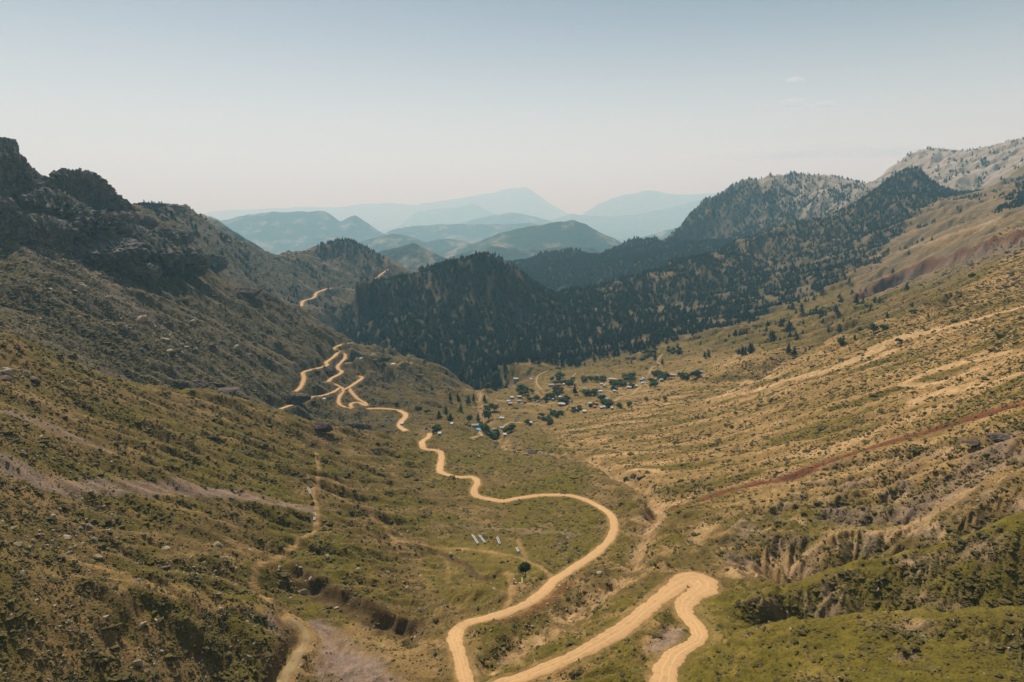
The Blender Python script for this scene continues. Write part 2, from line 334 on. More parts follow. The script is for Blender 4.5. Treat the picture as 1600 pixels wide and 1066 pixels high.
ROADS = []
def road(name, px_pts, width, label=None, lift=0.10, mat='road', wvar=None, cut=3.0, ymin=60, zs=10, cur=False):
    global Z
    ln = world_line(px_pts, ymin=ymin); z = zline(ln, zs, Z if cur else ZB); D, T, S = polydist(ln, width * .5 + 14)
    wi = np.interp(np.linspace(0, 1, len(ln)), np.linspace(0, 1, len(wvar)), wvar) * width if wvar else np.full(len(ln), float(width))
    ti = np.clip(T, 0, len(ln) - 1); zr = np.interp(ti, np.arange(len(ln)), z); hw = np.interp(ti, np.arange(len(ln)), wi) * .5
    b = 1 - sm(0, 1, (D - hw - 0.8) / (cut + 0.003 * YV))
    b = np.where(D < 1e8, b, 0)
    Z = Z * (1 - b) + (zr - 0.12 - 0.0001 * YV) * b
    ROADS.append((name, ln, z, wi, label, lift, mat))
    return np.where(D < 1e8, 1 - sm(0, 1.0, (D - hw + (wob2 * 1.6 + wob1) * min(1, width / 5)) / (width * .36)), 0)
MAIN = [(748,1150),(736,1100),(729,1066),(723,1040),(715,1012),(711,995),(718,982),(735,972),(757,966),(790,957),(822,943),(848,926),(866,907),(893,889),(922,871),(944,852),(957,835),(959,815),(950,800),(930,788),(900,776),(870,773),(840,774),(812,778),(785,783),(762,779),(745,775),(740,766),(746,754),(738,746),(715,745),(697,741),(687,734),(690,716),(687,706),(672,702),(661,699),(660,690),(670,682),(671,677)]
road_edges = []
road_edges.append(road('dirt_road', MAIN, 4.7, 'road', wvar=[1,1,1.1,1.15,1,1,1,1.05,1,1,1,1.05,1.1,1.1,1.1,1.1,1.1]))
HAIR = [(1020,1150),(1030,1100),(1037,1066),(1044,1040),(1062,1018),(1088,1002),(1094,990),(1084,973),(1071,958),(1070,944),(1084,930),(1100,918),(1096,910),(1080,908),(1060,914),(1040,928),(1015,948),(985,972),(955,993),(920,1012),(885,1030),(850,1044),(815,1057),(785,1068),(740,1090)]
road_edges.append(road('dirt_road', HAIR, 6.0, 'road', zs=70, wvar=[1.2,1.2,1.1,1,.85,.85,.9,1.1,1.3,1.8,1.9,1.2,1.05,1,1,1,.9,.9,.8,.8]))
road_edges.append(road('dirt_road', [(623,641),(631,645),(634,650),(629,656),(624,663),(627,669),(636,673)], 6))
road_edges.append(road('dirt_road', [(622,641),(605,639),(590,638),(572,639),(557,640),(545,638),(535,635),(530,631),(529,624),(533,615),(537,609),(532,605),(523,600)], 4.6, lift=.3))
road_edges.append(road('dirt_road', [(532,605),(524,611),(512,616),(500,619),(484,620),(482,624),(473,628),(455,633),(436,639)], 4.6, lift=.3))
road_edges.append(road('dirt_road', [(536,609),(544,606),(553,600),(562,594),(567,590),(561,588)], 4.6, lift=.3))
road_edges.append(road('dirt_road', [(545,606),(551,615),(560,624),(571,630),(572,635),(560,628),(550,629),(547,633),(551,637)], 4.5, lift=.3))
road_edges.append(road('dirt_road', [(512,597),(518,591),(530,585),(535,581),(530,578),(527,573),(533,566),(539,560),(540,555),(534,551),(527,547),(521,543),(530,540),(544,536),(549,536)], 5.0, lift=.35))
road_edges.append(road('dirt_road', [(529,549),(523,556),(514,563),(508,567),(513,571),(506,573),(490,577),(475,580),(472,583),(475,589),(473,598),(469,606),(461,612)], 5.0, lift=.35))
road_edges.append(road('dirt_road', [(455,484,1640),(467,479,1680),(471,474,1710),(473,466,1760),(490,463,1810),(495,458,1870),(510,453,1960),(530,451,2010),(550,449,2040),(568,448,2050)], 8.5, lift=.6, ymin=1300))
road_edges.append(road('dirt_road', [(582,441,2130),(584,437,2180),(592,433,2240),(606,430,2300)], 8, lift=.6, ymin=1500))
TRK = []; TRKP = []
def track(px_pts, w, **k):
    if 'lift' in k: TRK.append(road('dirt_track', px_pts, w, mat='track', lift=k.pop('lift'), cut=1.5, **k)); return
    ln = world_line(px_pts); D, T, S = polydist(ln, 8); TRKP.append(np.where(D < 1e8, 1 - sm(.3, 1.0, (D + wob2 * .8 + wob1 * .6) / (w * .85)), 0))
track([(538,568),(553,566),(568,564),(575,564)], 4, lift=.3)
track([(425,1120,150),(440,1066),(452,1035),(470,1005),(482,985),(478,970),(455,958),(432,948),(415,932),(402,915),(396,900),(402,886),(430,868),(462,850),(485,835),(494,815),(494,790),(488,768),(496,757),(499,740),(494,712)], 2.2)
road_edges.append(road('dirt_track', [(430,1110,140),(438,1080),(442,1060),(454,1035),(469,1006),(479,986),(470,970),(450,957)], 4.2, mat='track', wvar=[1.3,1.3,1.2,1,.8,.5], cut=2, cur=True, zs=8))
track([(499,758),(520,770),(545,787),(575,802),(597,818),(606,835),(622,846),(650,851),(700,856),(745,861),(785,867),(815,872),(840,882),(855,895),(862,905)], 2.2)
track([(786,960),(795,940),(801,918),(797,900),(790,893)], 2.6)
track([(808,845),(815,858),(822,870)], 2.0)
track([(855,580),(842,586),(838,595),(842,604),(848,609)], 3.0, lift=.25)
track([(775,625),(800,629),(830,631),(856,635)], 3.6, lift=.22)
track([(783,673),(790,664),(800,660),(818,661)], 3.6, lift=.2)
track([(735,685),(745,682),(753,680),(750,676),(752,672)], 4.0, lift=.2)
track([(950,612),(968,614),(978,617)], 3.2, lift=.22)
track([(960,627),(972,620),(988,616),(996,608),(1003,604)], 4.0, lift=.22)
track([(940,606),(948,598),(955,595)], 4.0, lift=.22)
track([(1014,585),(1020,573),(1034,570),(1027,566),(1031,558),(1035,553)], 3.2, lift=.25)
track([(890,595),(895,588),(900,583)], 2.5, lift=.22)

# ------------------------------------------------------------------ colours of the land (surface albedo, linear)
C = {k: np.array(v) for k, v in dict(green=(.098,.082,.012), olive=(.108,.078,.024), soil=(.195,.130,.055), dry=(.245,.163,.066), pale=(.38,.26,.135),
     mauve=(.225,.150,.105), red=(.155,.052,.024), rock=(.15,.128,.10), forest=(.060,.056,.026), dark=(.045,.040,.022), tan=(.165,.118,.072), pink=(.31,.25,.195)).items()}
for k_ in ('green', 'olive', 'soil', 'dry', 'pale', 'dark'): C[k_] = C[k_] * np.array((1.10, .99, .88))
n1 = fbm(XV / 55, YV / 55, 201, 5); n2 = fbm(XV / 16, YV / 16, 202, 4); n3 = fbm(TH * 30, LR * 30, 203, 4); n4 = fbm(XV / 4, YV / 4, 204, 3)
a_, b_, SL = slope_dir(Z)
conv = (blur(Z, 10) - Z) / YV * 220                         # hollows positive
streak = fbm((XV * .94 - YV * .34) / 90, (XV * .34 + YV * .94) / 16, 205, 4)  # bands that run down the right slope
def mix(A, c, w): w = np.clip(w, 0, 1)[..., None]; return A * (1 - w) + c * w
T_ = np.ones((NV, NU, 3)) * C['olive']
T_ = mix(T_, C['green'], sm(-.25, .35, n1 + n3 * .5))
T_ = mix(T_, C['soil'], sm(.0, .5, n2 * .8 - n1 * .5) * .8)
T_ = mix(T_, C['dry'], right * sm(-.55, .25, streak * .9 + n2 * .4))
T_ = mix(T_, C['pale'], right * sm(.12, .5, streak + n3 * .3) * .6)
T_ = mix(T_, C['green'], right * sm(.05, .4, -streak + n1 * .3) * .75)
upR = zone([(1330,1250),(1400,2600),(1700,3000),(2600,3000),(2600,900),(1600,900),(1480,1000)], 18)
T_ = mix(T_, C['tan'], upR * .75); T_ = mix(T_, C['dry'], upR * sm(0, .4, streak) * .7); T_ = mix(T_, C['olive'], upR * sm(0, .5, -streak + n1 * .4) * .8)
village = zone([(740,760),(780,1080),(1000,1180),(1180,1080),(1120,900),(950,720),(860,640)], 12)
T_ = mix(T_, C['olive'] * 1.1, village * .45); T_ = mix(T_, C['soil'], village * sm(0, .5, n2 + n3 * .5) * .5)
hillL = zone([(-400,480),(-400,1300),(200,1500),(430,2300),(640,2500),(760,1100),(660,700),(560,590),(300,500)], 16)
T_ = mix(T_, C['olive'] * .82, hillL * .7); T_ = mix(T_, C['soil'] * .9, hillL * sm(.1, .5, n3 + n2 * .5) * .6); T_ = mix(T_, C['tan'] * .8, hillL * sm(1250, 1700, YV) * .5)
T_ = mix(T_, C['dark'] * 1.1, rugL * sm(.1, .45, ridged(XV / 46, YV / 46, 64, 4) - .1) * .5)
botG = zone([(1080,120),(1100,205),(1230,236),(1600,228),(2400,200),(2400,120)], 10)
T_ = mix(T_, C['green'], botG * sm(-.6, .2, n1 + conv * -.3) * .85); T_ = mix(T_, C['dry'] * .95, botG * sm(.15, .5, n2 + n4 * .4) * .8)
hair = zone([(740,140),(760,215),(850,262),(1000,300),(1110,330),(1240,270),(1240,230),(1100,140)], 8)
T_ = mix(T_, C['dry'] * .92, hair * sm(-.1, .5, n2 + n4 * .5) * .8)
T_ = mix(T_, C['mauve'], bad * sm(-.1, .5, -n2 + n3 * .6) * .75); T_ = mix(T_, C['pale'], bad * sm(.15, .5, n3) * .6)
mead = zone([(640,270),(660,330),(760,330),(850,310),(850,262),(740,232)], 8)
T_ = mix(T_, C['green'] * 1.12, mead * .6)
def patch(px_pts, w, col, k=1.0, soft=.5, wob=.8, ymin=60):
    global T_
    ln = world_line(px_pts, step=max(2.0, w / 3), ymin=ymin); D, T, S = polydist(ln, w * 2.2)
    d = np.where(D < 1e8, D + (wob1 + wob2 * .5 + n4 * .3) * w * wob, 1e3)
    m = 1 - sm(w * (1 - soft), w * (1 + soft * .6), d); T_ = mix(T_, C[col], m * k); return m
bare = np.zeros((NV, NU))
for a in (([(-40,700),(0,718),(60,748),(110,760),(200,764),(300,768),(380,780),(440,790),(480,800)], 5.5, 'mauve', .9),
          ([(-40,640),(40,655),(90,672),(140,695),(165,705)], 3.5, 'mauve', .7), ([(-30,760),(40,775),(130,790),(200,800)], 4, 'soil', .5),
          ([(470,975),(500,1000),(540,1030),(570,1075)], 11, 'mauve', .95), ([(550,985),(620,1010),(660,1050)], 7, 'soil', .5),
          ([(470,1000),(455,1040),(440,1080)], 7, 'soil', .8), ([(560,960),(600,985),(650,1005),(690,1010)], 5, 'dry', .7),
          ([(110,870),(150,890),(200,905),(280,925),(330,945),(400,955)], 3.0, 'dry', .8), ([(100,960),(170,990),(230,1010),(300,1050)], 4, 'soil', .8),
          ([(180,920),(260,990),(320,1030)], 3, 'soil', .7),
          ([(1190,605),(1240,590),(1290,578),(1340,560),(1390,535),(1440,520),(1520,500),(1620,475)], 8, 'pale', .9), ([(1130,620),(1170,600),(1210,592)], 8, 'pale', .7),
          ([(1240,590),(1200,605),(1150,615)], 6, 'pale', .6), ([(1390,545),(1370,560),(1330,572)], 7, 'pale', .8),
          ([(1410,600),(1450,580),(1500,570),(1570,552)], 5, 'pale', .9), ([(1415,600),(1470,595),(1530,575)], 4, 'pale', .8),
          ([(1430,625),(1480,612),(1540,600),(1620,580)], 5, 'pale', .95), ([(1300,540),(1380,505),(1440,490)], 6, 'dry', .8),
          ([(1010,560),(1060,555),(1130,552)], 5, 'olive', .8), ([(960,610),(1000,602),(1080,600),(1130,595)], 7, 'dry', .9),
          ([(1180,600),(1250,575),(1330,540)], 12, 'dry', .5), ([(1000,700),(1100,680),(1200,655),(1300,620),(1400,590)], 10, 'dry', .5), ([(950,690),(1050,660),(1150,640)], 8, 'green', .6),
          ([(985,735),(1010,732),(1028,736)], 4, 'pale', .9), ([(1015,770),(1030,790),(1020,815),(1005,840),(995,865)], 3.5, 'pale', .85),
          ([(1000,810),(1025,800),(1030,790)], 5, 'pale', .7), ([(925,718),(960,738),(985,750)], 2.2, 'pale', .8), ([(985,885),(960,905),(938,928)], 2.2, 'pale', .7), ([(905,940),(870,965),(835,985),(795,1010)], 3.0, 'pale', .6),
          
          ([(1350,400,1800),(1420,372,1650),(1500,345,1500),(1560,330,1450)], 9, 'pale', .5), ([(1380,420),(1450,395),(1520,368),(1600,340)], 8, 'dry', .8), ([(1540,350),(1580,340),(1620,325)], 18, 'pink', .6),
          ([(1340,820),(1290,850),(1240,880),(1225,890)], 6, 'pale', .5), ([(1500,760),(1460,790),(1420,815),(1380,830)], 5, 'pale', .6), ([(1110,820),(1090,845)], 5, 'pale', .5),
          ([(1150,900),(1180,890),(1220,870)], 6, 'pale', .6), ([(780,972),(830,952),(870,926),(905,900)], 2.6, 'red', .5), ([(448,955),(468,968),(478,985),(470,1005),(455,1035),(440,1066),(430,1090,140)], 5.2, 'dry', .95, .5, .3), ([(395,905),(405,925),(425,942),(448,955)], 1.8, 'dry', .7), ([(1060,985),(1050,1000),(1030,1015)], 4, 'mauve', .8), ([(730,985),(745,1010),(750,1040)], 3, 'dry', .5), ([(1095,945),(1110,985),(1120,1005)], 3, 'pale', .6),
          ([(760,605),(800,600),(830,592)], 12, 'tan', .7, ), ([(748,636),(790,640),(815,640)], 8, 'soil', .7),
          ([(730,590),(700,575),(665,566)], 7, 'tan', .6), ([(575,565),(610,570),(640,572)], 4, 'pale', .6), ([(100,395),(130,420),(170,450),(215,485),(250,515)], 12, 'tan', .65), ([(20,385),(50,410),(80,430)], 10, 'tan', .6),
          ([(190,330,1420),(250,340,1450),(310,355,1500),(350,372,1600)], 30, 'tan', .4), ([(380,420,1500),(330,400,1250),(290,385,1180)], 16, 'tan', .3),
          ([(520,425,2200),(560,430,2200),(600,425,2250)], 30, 'tan', .4), ([(570,400,2360),(600,408,2380),(640,420,2450)], 18, 'pale', .4),
          ([(560,820),(620,800),(700,800),(800,830),(860,820)], 5, 'soil', .6), ([(680,818),(760,826),(840,830),(900,835)], 3, 'tan', .6), ([(700,910),(700,880),(690,860)], 1.5, 'dry', .4)):
    m = patch(*a); 
    if a[2] in ('pale', 'mauve', 'red', 'tan', 'pink'): bare = np.maximum(bare, m * a[3])
mtn = zone([(960,3200),(1060,3300),(1300,3200),(1420,2950),(1520,3000),(2600,3200),(2600,7000),(900,7000)], 8)
T_ = mix(T_, C['tan'] * 1.02, mtn * .8); T_ = mix(T_, C['pink'], mtn * np.maximum(sm(0, .4, n3 + n1) * .8, sm(.30, .45, UU) * .95))
fA = zone([(505,1480),(555,1250),(600,1160),(660,1060),(700,1020),(750,1035),(800,1150),(880,1185),(885,1850),(820,2050),(640,1900),(540,1720)], 9, .05)
fB = zone([(745,1035),(800,1150),(860,1180),(900,1175),(1000,1200),(1090,1290),(1200,1330),(1290,1480),(1390,1700),(1400,2050),(1480,2480),(1490,2900),(1300,2700),(1200,2500),(1100,2300),(1000,2150),(860,1900)], 10, .05)
fC = zone([(1010,3000),(1000,3300),(1130,4000),(1345,4150),(1350,3000),(1300,2700),(1200,2500),(1100,2300)], 4, .03)
fD = zone([(700,2300),(700,3300),(1110,3500),(1100,2300),(1000,2150),(880,1950)], 4, .03)
fE = zone([(492,2280),(505,2500),(600,2500),(603,2340),(560,2300)], 3, .01)
clear = sm(.05, .32, fbm(TH * 26, LR * 13, 301, 4) + .25 * streak)     # glades stretched down the slope
gradB = np.clip((UU - .02) / .45, 0, 1)
dens = fA * (1 - .75 * sm(.22, .42, fbm(TH * 40, LR * 16, 305, 3)))
dens = np.maximum(dens, fB * (1 - clear * (.52 + .42 * gradB)) * (1 - .40 * gradB))
dens = np.maximum(dens, fC * np.clip((1.05 - sm(.22, .52, UU) * .85) * (1 - .85 * sm(.030, .056, Z / YV + .012 * n3)) + fbm(TH * 30, LR * 14, 302, 4) * .9, 0, 1)); dens = np.maximum(dens, fD * .95); dens = np.maximum(dens, fE)
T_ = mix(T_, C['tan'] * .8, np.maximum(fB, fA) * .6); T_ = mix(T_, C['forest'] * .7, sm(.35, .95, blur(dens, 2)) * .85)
bump_rock = sm(.5, .85, SL) * (1 - np.maximum(fA, np.maximum(fB, fD)))
T_ = mix(T_, C['soil'], bump_rock * sm(-.2, .4, n2) * .55 * (1 - hillL)); T_ = mix(T_, C['rock'] * .8, bump_rock * hillL * .5)
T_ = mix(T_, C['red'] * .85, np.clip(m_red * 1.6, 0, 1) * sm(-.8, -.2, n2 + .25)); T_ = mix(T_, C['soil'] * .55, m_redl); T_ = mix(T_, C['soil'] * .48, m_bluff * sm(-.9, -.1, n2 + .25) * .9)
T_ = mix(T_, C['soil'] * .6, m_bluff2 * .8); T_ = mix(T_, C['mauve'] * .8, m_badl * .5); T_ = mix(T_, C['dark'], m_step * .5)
T_ = mix(T_, C['red'] * .75, m_scar * .85); T_ = mix(T_, C['mauve'] * .85, m_fin * .85); T_ = mix(T_, C['red'] * .9, m_fin * sm(.0, .4, n2) * .4); T_ = mix(T_, C['soil'], m_str * .5); T_ = mix(T_, C['pale'] * .9, m_str * sm(-.1, .4, n4 + n2) * .7)
edge = np.max(np.stack(road_edges), 0); trk = np.max(np.stack(TRK), 0); trkp = np.max(np.stack(TRKP), 0)
T_ = mix(T_, C['soil'] * 1.15, edge * .8); T_ = mix(T_, C['soil'] * 1.0, trk * .5); T_ = mix(T_, C['soil'] * 1.25, np.clip(trkp, 0, 1) * (.70 + .3 * sm(-.4, .2, n2)))
face = sm(-.02, .22, slope_dir(blur(Z, 4))[1])
nlp = fbm(TH * 170, LR * 120, 208, 4); nlp2 = fbm(TH * 60, LR * 40, 209, 4)
T_ = mix(T_, C['green'] * 1.08, botG * (1 - face) * sm(-.5, .3, n1 + .3) * .65); T_ = mix(T_, C['mauve'] * .9, botG * face * sm(-.2, .4, n2) * .5)
T_ = mix(T_, C['olive'] * .55, hillL * sm(.12, .5, nlp * .8 + nlp2 * .5) * .7); T_ = T_ * (1 - .22 * hillB[..., None]); T_ = mix(T_, C['mauve'] * .7, hillB * sm(.1, .4, nlp2) * .5); T_ = mix(T_, C['dark'], hillB * sm(.18, .42, nlp * .5 + fbm(TH * 80, LR * 50, 210, 4)) * .75)
T_ *= (1 + .22 * n4 + .10 * n2 + .30 * nlp + .16 * nlp2)[..., None]; T_ = np.clip(T_, .01, .6)
m_any = np.maximum(np.maximum(edge, trk), trkp)
face = sm(-.02, .24, slope_dir(blur(Z, 4))[1])
scrub = np.clip(.62 + .5 * (face - .3) + n2 * .5 + .35 * n1 + conv * .2, .12, 1)
scrub = np.clip(scrub - .12 * botG * (1 - face) + .3 * botG * face, .05, 1) * (1 - sm(.05, .4, m_any)) * (1 - .85 * np.clip(bare, 0, 1)) * (1 - .8 * m_bluff) * (1 - .6 * np.clip(m_red * 1.3, 0, 1)) * (1 - .75 * mead) * (1 - .6 * np.clip(m_str, 0, 1)) * (1 - .4 * m_redl)
scrub = scrub * (1 - .35 * village)
VISG = np.maximum.accumulate(np.where(YV > 60, Z / YV, -9), axis=0)
def hidden(u, v, zrel):                                     # is a point of height zrel behind a nearer rise?
    i = np.clip(np.searchsorted(US, u), 0, NU - 1); j = np.clip(np.searchsorted(VS, v) - 3, 0, NV - 1)
    return zrel / np.exp(v) < VISG[j, i]

# ------------------------------------------------------------------ mesh helpers
def mesh_from(name, verts, faces, smooth=False):
    me = bpy.data.meshes.new(name); verts = np.asarray(verts, np.float32); faces = np.asarray(faces, np.int32); n = faces.shape[1]
    me.vertices.add(len(verts)); me.vertices.foreach_set('co', verts.ravel())
    me.loops.add(faces.size); me.loops.foreach_set('vertex_index', faces.ravel())
    me.polygons.add(len(faces)); me.polygons.foreach_set('loop_start', np.arange(len(faces), dtype=np.int32) * n)
    me.polygons.foreach_set('use_smooth', np.full(len(faces), smooth)); me.update(calc_edges=True); return me
def grid_faces(nv, nu):
    j, i = np.meshgrid(np.arange(nv - 1), np.arange(nu - 1), indexing='ij'); a = (j * nu + i).ravel()
    return np.stack([a, a + 1, a + nu + 1, a + nu], 1)
def link(name, me, mats=(), parent=None, **props):
    o = bpy.data.objects.new(name, me); COL.objects.link(o)
    if me is not None:
        for m in (mats if isinstance(mats, (list, tuple)) else (mats,)):
            if m.name not in [x.name for x in me.materials if x]: me.materials.append(m)
    if parent: o.parent = parent
    for k, v in props.items():
        if v: o[k] = v
    return o
def color_attr(me, name, rgb):
    a = me.attributes.new(name, 'FLOAT_COLOR', 'POINT'); rgb = np.asarray(rgb, np.float32).reshape(-1, 3)
    a.data.foreach_set('color', np.concatenate([rgb, np.ones((len(rgb), 1), np.float32)], 1).ravel())
def float_attr(me, name, val):
    a = me.attributes.new(name, 'FLOAT', 'POINT'); a.data.foreach_set('value', np.asarray(val, np.float32).ravel())

# ------------------------------------------------------------------ materials
class NT:
    def __init__(s, name):
        s.m = bpy.data.materials.new(name); s.m.use_nodes = True; s.t = s.m.node_tree; s.t.nodes.clear()
        s.out = s.n('OutputMaterial')
    def n(s, kind, **kw):
        nd = s.t.nodes.new('ShaderNode' + kind)
        for k, v in kw.items(): setattr(nd, k, v)
        return nd
    def l(s, a, b): s.t.links.new(a, b)
    def val(s, x, sock):
        if hasattr(x, 'is_output') or isinstance(x, bpy.types.NodeSocket): s.l(x, sock)
        else: sock.default_value = x
    def math(s, op, a, b=0.0, clamp=False):
        nd = s.n('Math', operation=op, use_clamp=clamp); s.val(a, nd.inputs[0]); s.val(b, nd.inputs[1]); return nd.outputs[0]
    def mix(s, f, a, b, blend='MIX'):
        nd = s.n('Mix', data_type='RGBA', blend_type=blend); s.val(f, nd.inputs[0])
        s.val(a if not isinstance(a, tuple) else (*a, 1), nd.inputs[6]); s.val(b if not isinstance(b, tuple) else (*b, 1), nd.inputs[7]); return nd.outputs[2]
    def noise(s, scale, detail=4, vec=None, rough=.55, dim='3D'):
        nd = s.n('TexNoise', noise_dimensions=dim); nd.inputs['Scale'].default_value = scale; nd.inputs['Detail'].default_value = detail; nd.inputs['Roughness'].default_value = rough
        s.l(vec if vec is not None else s.pos(), nd.inputs['Vector']); return nd.outputs[0]
    def pos(s):
        if not hasattr(s, '_p'): s._p = s.n('NewGeometry').outputs['Position']
        return s._p
    def ramp(s, x, a, b):
        nd = s.n('MapRange', interpolation_type='SMOOTHSTEP'); s.val(x, nd.inputs[0]); nd.inputs[1].default_value = a; nd.inputs[2].default_value = b; return nd.outputs[0]
    def done(s, col, rough=.95, bump=None, dist=.3, strength=1.0, spec=.15):
        b = s.n('BsdfPrincipled'); s.val(col if not isinstance(col, tuple) else (*col, 1), b.inputs['Base Color']); s.val(rough, b.inputs['Roughness']); b.inputs['Specular IOR Level'].default_value = spec
        if bump is not None:
            bp = s.n('Bump'); bp.inputs['Strength'].default_value = strength; bp.inputs['Distance'].default_value = dist; s.l(bump, bp.inputs['Height']); s.l(bp.outputs[0], b.inputs['Normal'])
        s.l(b.outputs[0], s.out.inputs[0]); s.m.cycles.use_bump_map_correction = True
        return s.m
def mat_ground():
    t = NT('hillside'); at = t.n('Attribute', attribute_name='tint').outputs['Color']; sc = t.n('Attribute', attribute_name='scrub').outputs['Fac']
    wd = t.n('Attribute', attribute_name='wooded').outputs['Fac']
    fine = t.noise(1.6, 4); mid = t.noise(.22, 4); grit = t.noise(6, 3)
    c = t.mix(t.ramp(fine, .35, .7), at, t.mix(1.0, at, (.62, .62, .60), 'MULTIPLY'))
    c = t.mix(t.math('MULTIPLY', t.ramp(mid, .42, .68), .5), c, t.mix(1.0, at, (1.3, 1.24, 1.1), 'MULTIPLY'))
    vo = t.n('TexVoronoi', feature='F1'); vo.inputs['Scale'].default_value = .55; vo.inputs['Randomness'].default_value = 1; t.l(t.pos(), vo.inputs['Vector'])
    d = t.math('ADD', vo.outputs['Distance'], t.math('MULTIPLY', fine, .35))
    thr = t.math('ADD', t.math('MULTIPLY', sc, .52), .10)
    dots = t.math('MULTIPLY', t.math('SUBTRACT', thr, d), 9.0, True)
    dcol = t.mix(vo.outputs['Color'], (.036, .034, .013), (.062, .052, .018))
    c = t.mix(t.math('MULTIPLY', dots, .85), c, dcol)
    vo2 = t.n('TexVoronoi', feature='F1'); vo2.inputs['Scale'].default_value = .21; t.l(t.pos(), vo2.inputs['Vector']); d2 = t.math('ADD', vo2.outputs['Distance'], t.math('MULTIPLY', t.noise(.8, 3), .5))
    dots2 = t.math('MULTIPLY', t.math('SUBTRACT', t.math('ADD', t.math('MULTIPLY', sc, .40), .16), d2), 6.0, True); fy = t.n('SeparateXYZ'); t.l(t.pos(), fy.inputs[0])
    c = t.mix(t.math('MULTIPLY', t.math('MULTIPLY', dots2, t.ramp(fy.outputs[1], 500.0, 1000.0)), .75), c, dcol)
    h = t.math('ADD', t.math('MULTIPLY', dots, .8), t.math('ADD', t.math('MULTIPLY', fine, .8), t.math('MULTIPLY', grit, .15)))
    return t.done(c, .97, h, .55, 1.0, .08)
M_GROUND = mat_ground()
def mat_road(name, base, rut, green=.0):
    t = NT(name); a = t.n('Attribute', attribute_name='across').outputs['Fac']      # -1..1 from edge to edge
    n = t.noise(.7, 4); n2 = t.noise(3.5, 3); ab = t.math('ABSOLUTE', t.math('ADD', a, t.math('MULTIPLY', t.math('SUBTRACT', t.noise(.10, 3), .5), .7)))
    r = t.math('SUBTRACT', 1.0, t.math('MULTIPLY', t.math('ABSOLUTE', t.math('SUBTRACT', ab, .26)), 7.5), True)
    c = t.mix(t.math('MULTIPLY', r, t.math('MULTIPLY', t.ramp(n, .25, .6), .6)), base, rut)
    c = t.mix(t.math('MULTIPLY', t.ramp(ab, .72, 1.0), .65), c, tuple(x * .72 for x in base)); c = t.mix(t.ramp(n, .45, .75), c, t.mix(1.0, c, (.80, .78, .74), 'MULTIPLY'))
    if green: c = t.mix(t.math('MULTIPLY', t.ramp(n, .38, .58), green), c, (.12, .10, .04))
    return t.done(c, .95, t.math('ADD', n2, t.math('MULTIPLY', r, -.6)), .12, .8, .1)
M_ROAD = mat_road('compacted_dirt', (.43, .248, .105), (.50, .335, .175)); M_TRACK = mat_road('worn_earth', (.27, .18, .08), (.33, .23, .11), .1)

# ------------------------------------------------------------------ the land
verts = np.stack([XV, YV, Z + CAMZ], -1).reshape(-1, 3)
me = mesh_from('hillside', verts, grid_faces(NV, NU), True)
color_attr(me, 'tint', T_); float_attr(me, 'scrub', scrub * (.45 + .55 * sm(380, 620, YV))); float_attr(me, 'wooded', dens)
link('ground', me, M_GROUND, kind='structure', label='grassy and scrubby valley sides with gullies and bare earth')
def ground_z(u, v): return bil(Z, u, v) + CAMZ
def at_px(px, py, Y=None):                                  # world point of the land under a pixel
    if Y: u, g = pix(px, py); v = math.log(Y)
    else:
        c = cast(px, py)
        if c is None: return None
        u, v = c[0], c[1]
    return Vector((u * math.exp(v), math.exp(v), float(ground_z(u, v)[0])))
def z_at(x, y): return float(ground_z(x / y, math.log(y))[0])
for name, ln, z, wi, lab, lift, mt in ROADS:
    n = len(ln); d = np.gradient(ln, axis=0); d /= np.linalg.norm(d, axis=1)[:, None] + 1e-9; nr = np.stack([d[:, 1], -d[:, 0]], 1)
    K = 9; ac = np.linspace(-1, 1, K); s = np.cumsum(np.r_[0, np.hypot(*np.diff(ln, axis=0).T)])
    jit = 1 + .22 * vnoise(s / 9.0, s * 0 + 3.3, 7) + .17 * vnoise(s / 2.3, s * 0 + 9.3, 8); jit2 = 1 + .22 * vnoise(s / 8.0, s * 0 + 33.3, 9) + .17 * vnoise(s / 2.1, s * 0 + 19.3, 8)
    V = []
    for k, a in enumerate(ac):
        w = wi * .5 * (jit if a < 0 else jit2) * a; p = ln + nr * w[:, None]
        zz = z + CAMZ - 0.12 - 0.0001 * ln[:, 1] + lift + .0001 * ln[:, 1] - (.10 + lift) * (abs(a) > .99) + .05 * (1 - a * a)
        V.append(np.stack([p[:, 0], p[:, 1], zz], 1))
    V = np.stack(V, 1).reshape(-1, 3); me = mesh_from(name, V, grid_faces(n, K)[:, ::-1], True); float_attr(me, 'across', np.tile(ac, n))
    link(name, me, M_ROAD if mt == 'road' else M_TRACK, kind='structure')
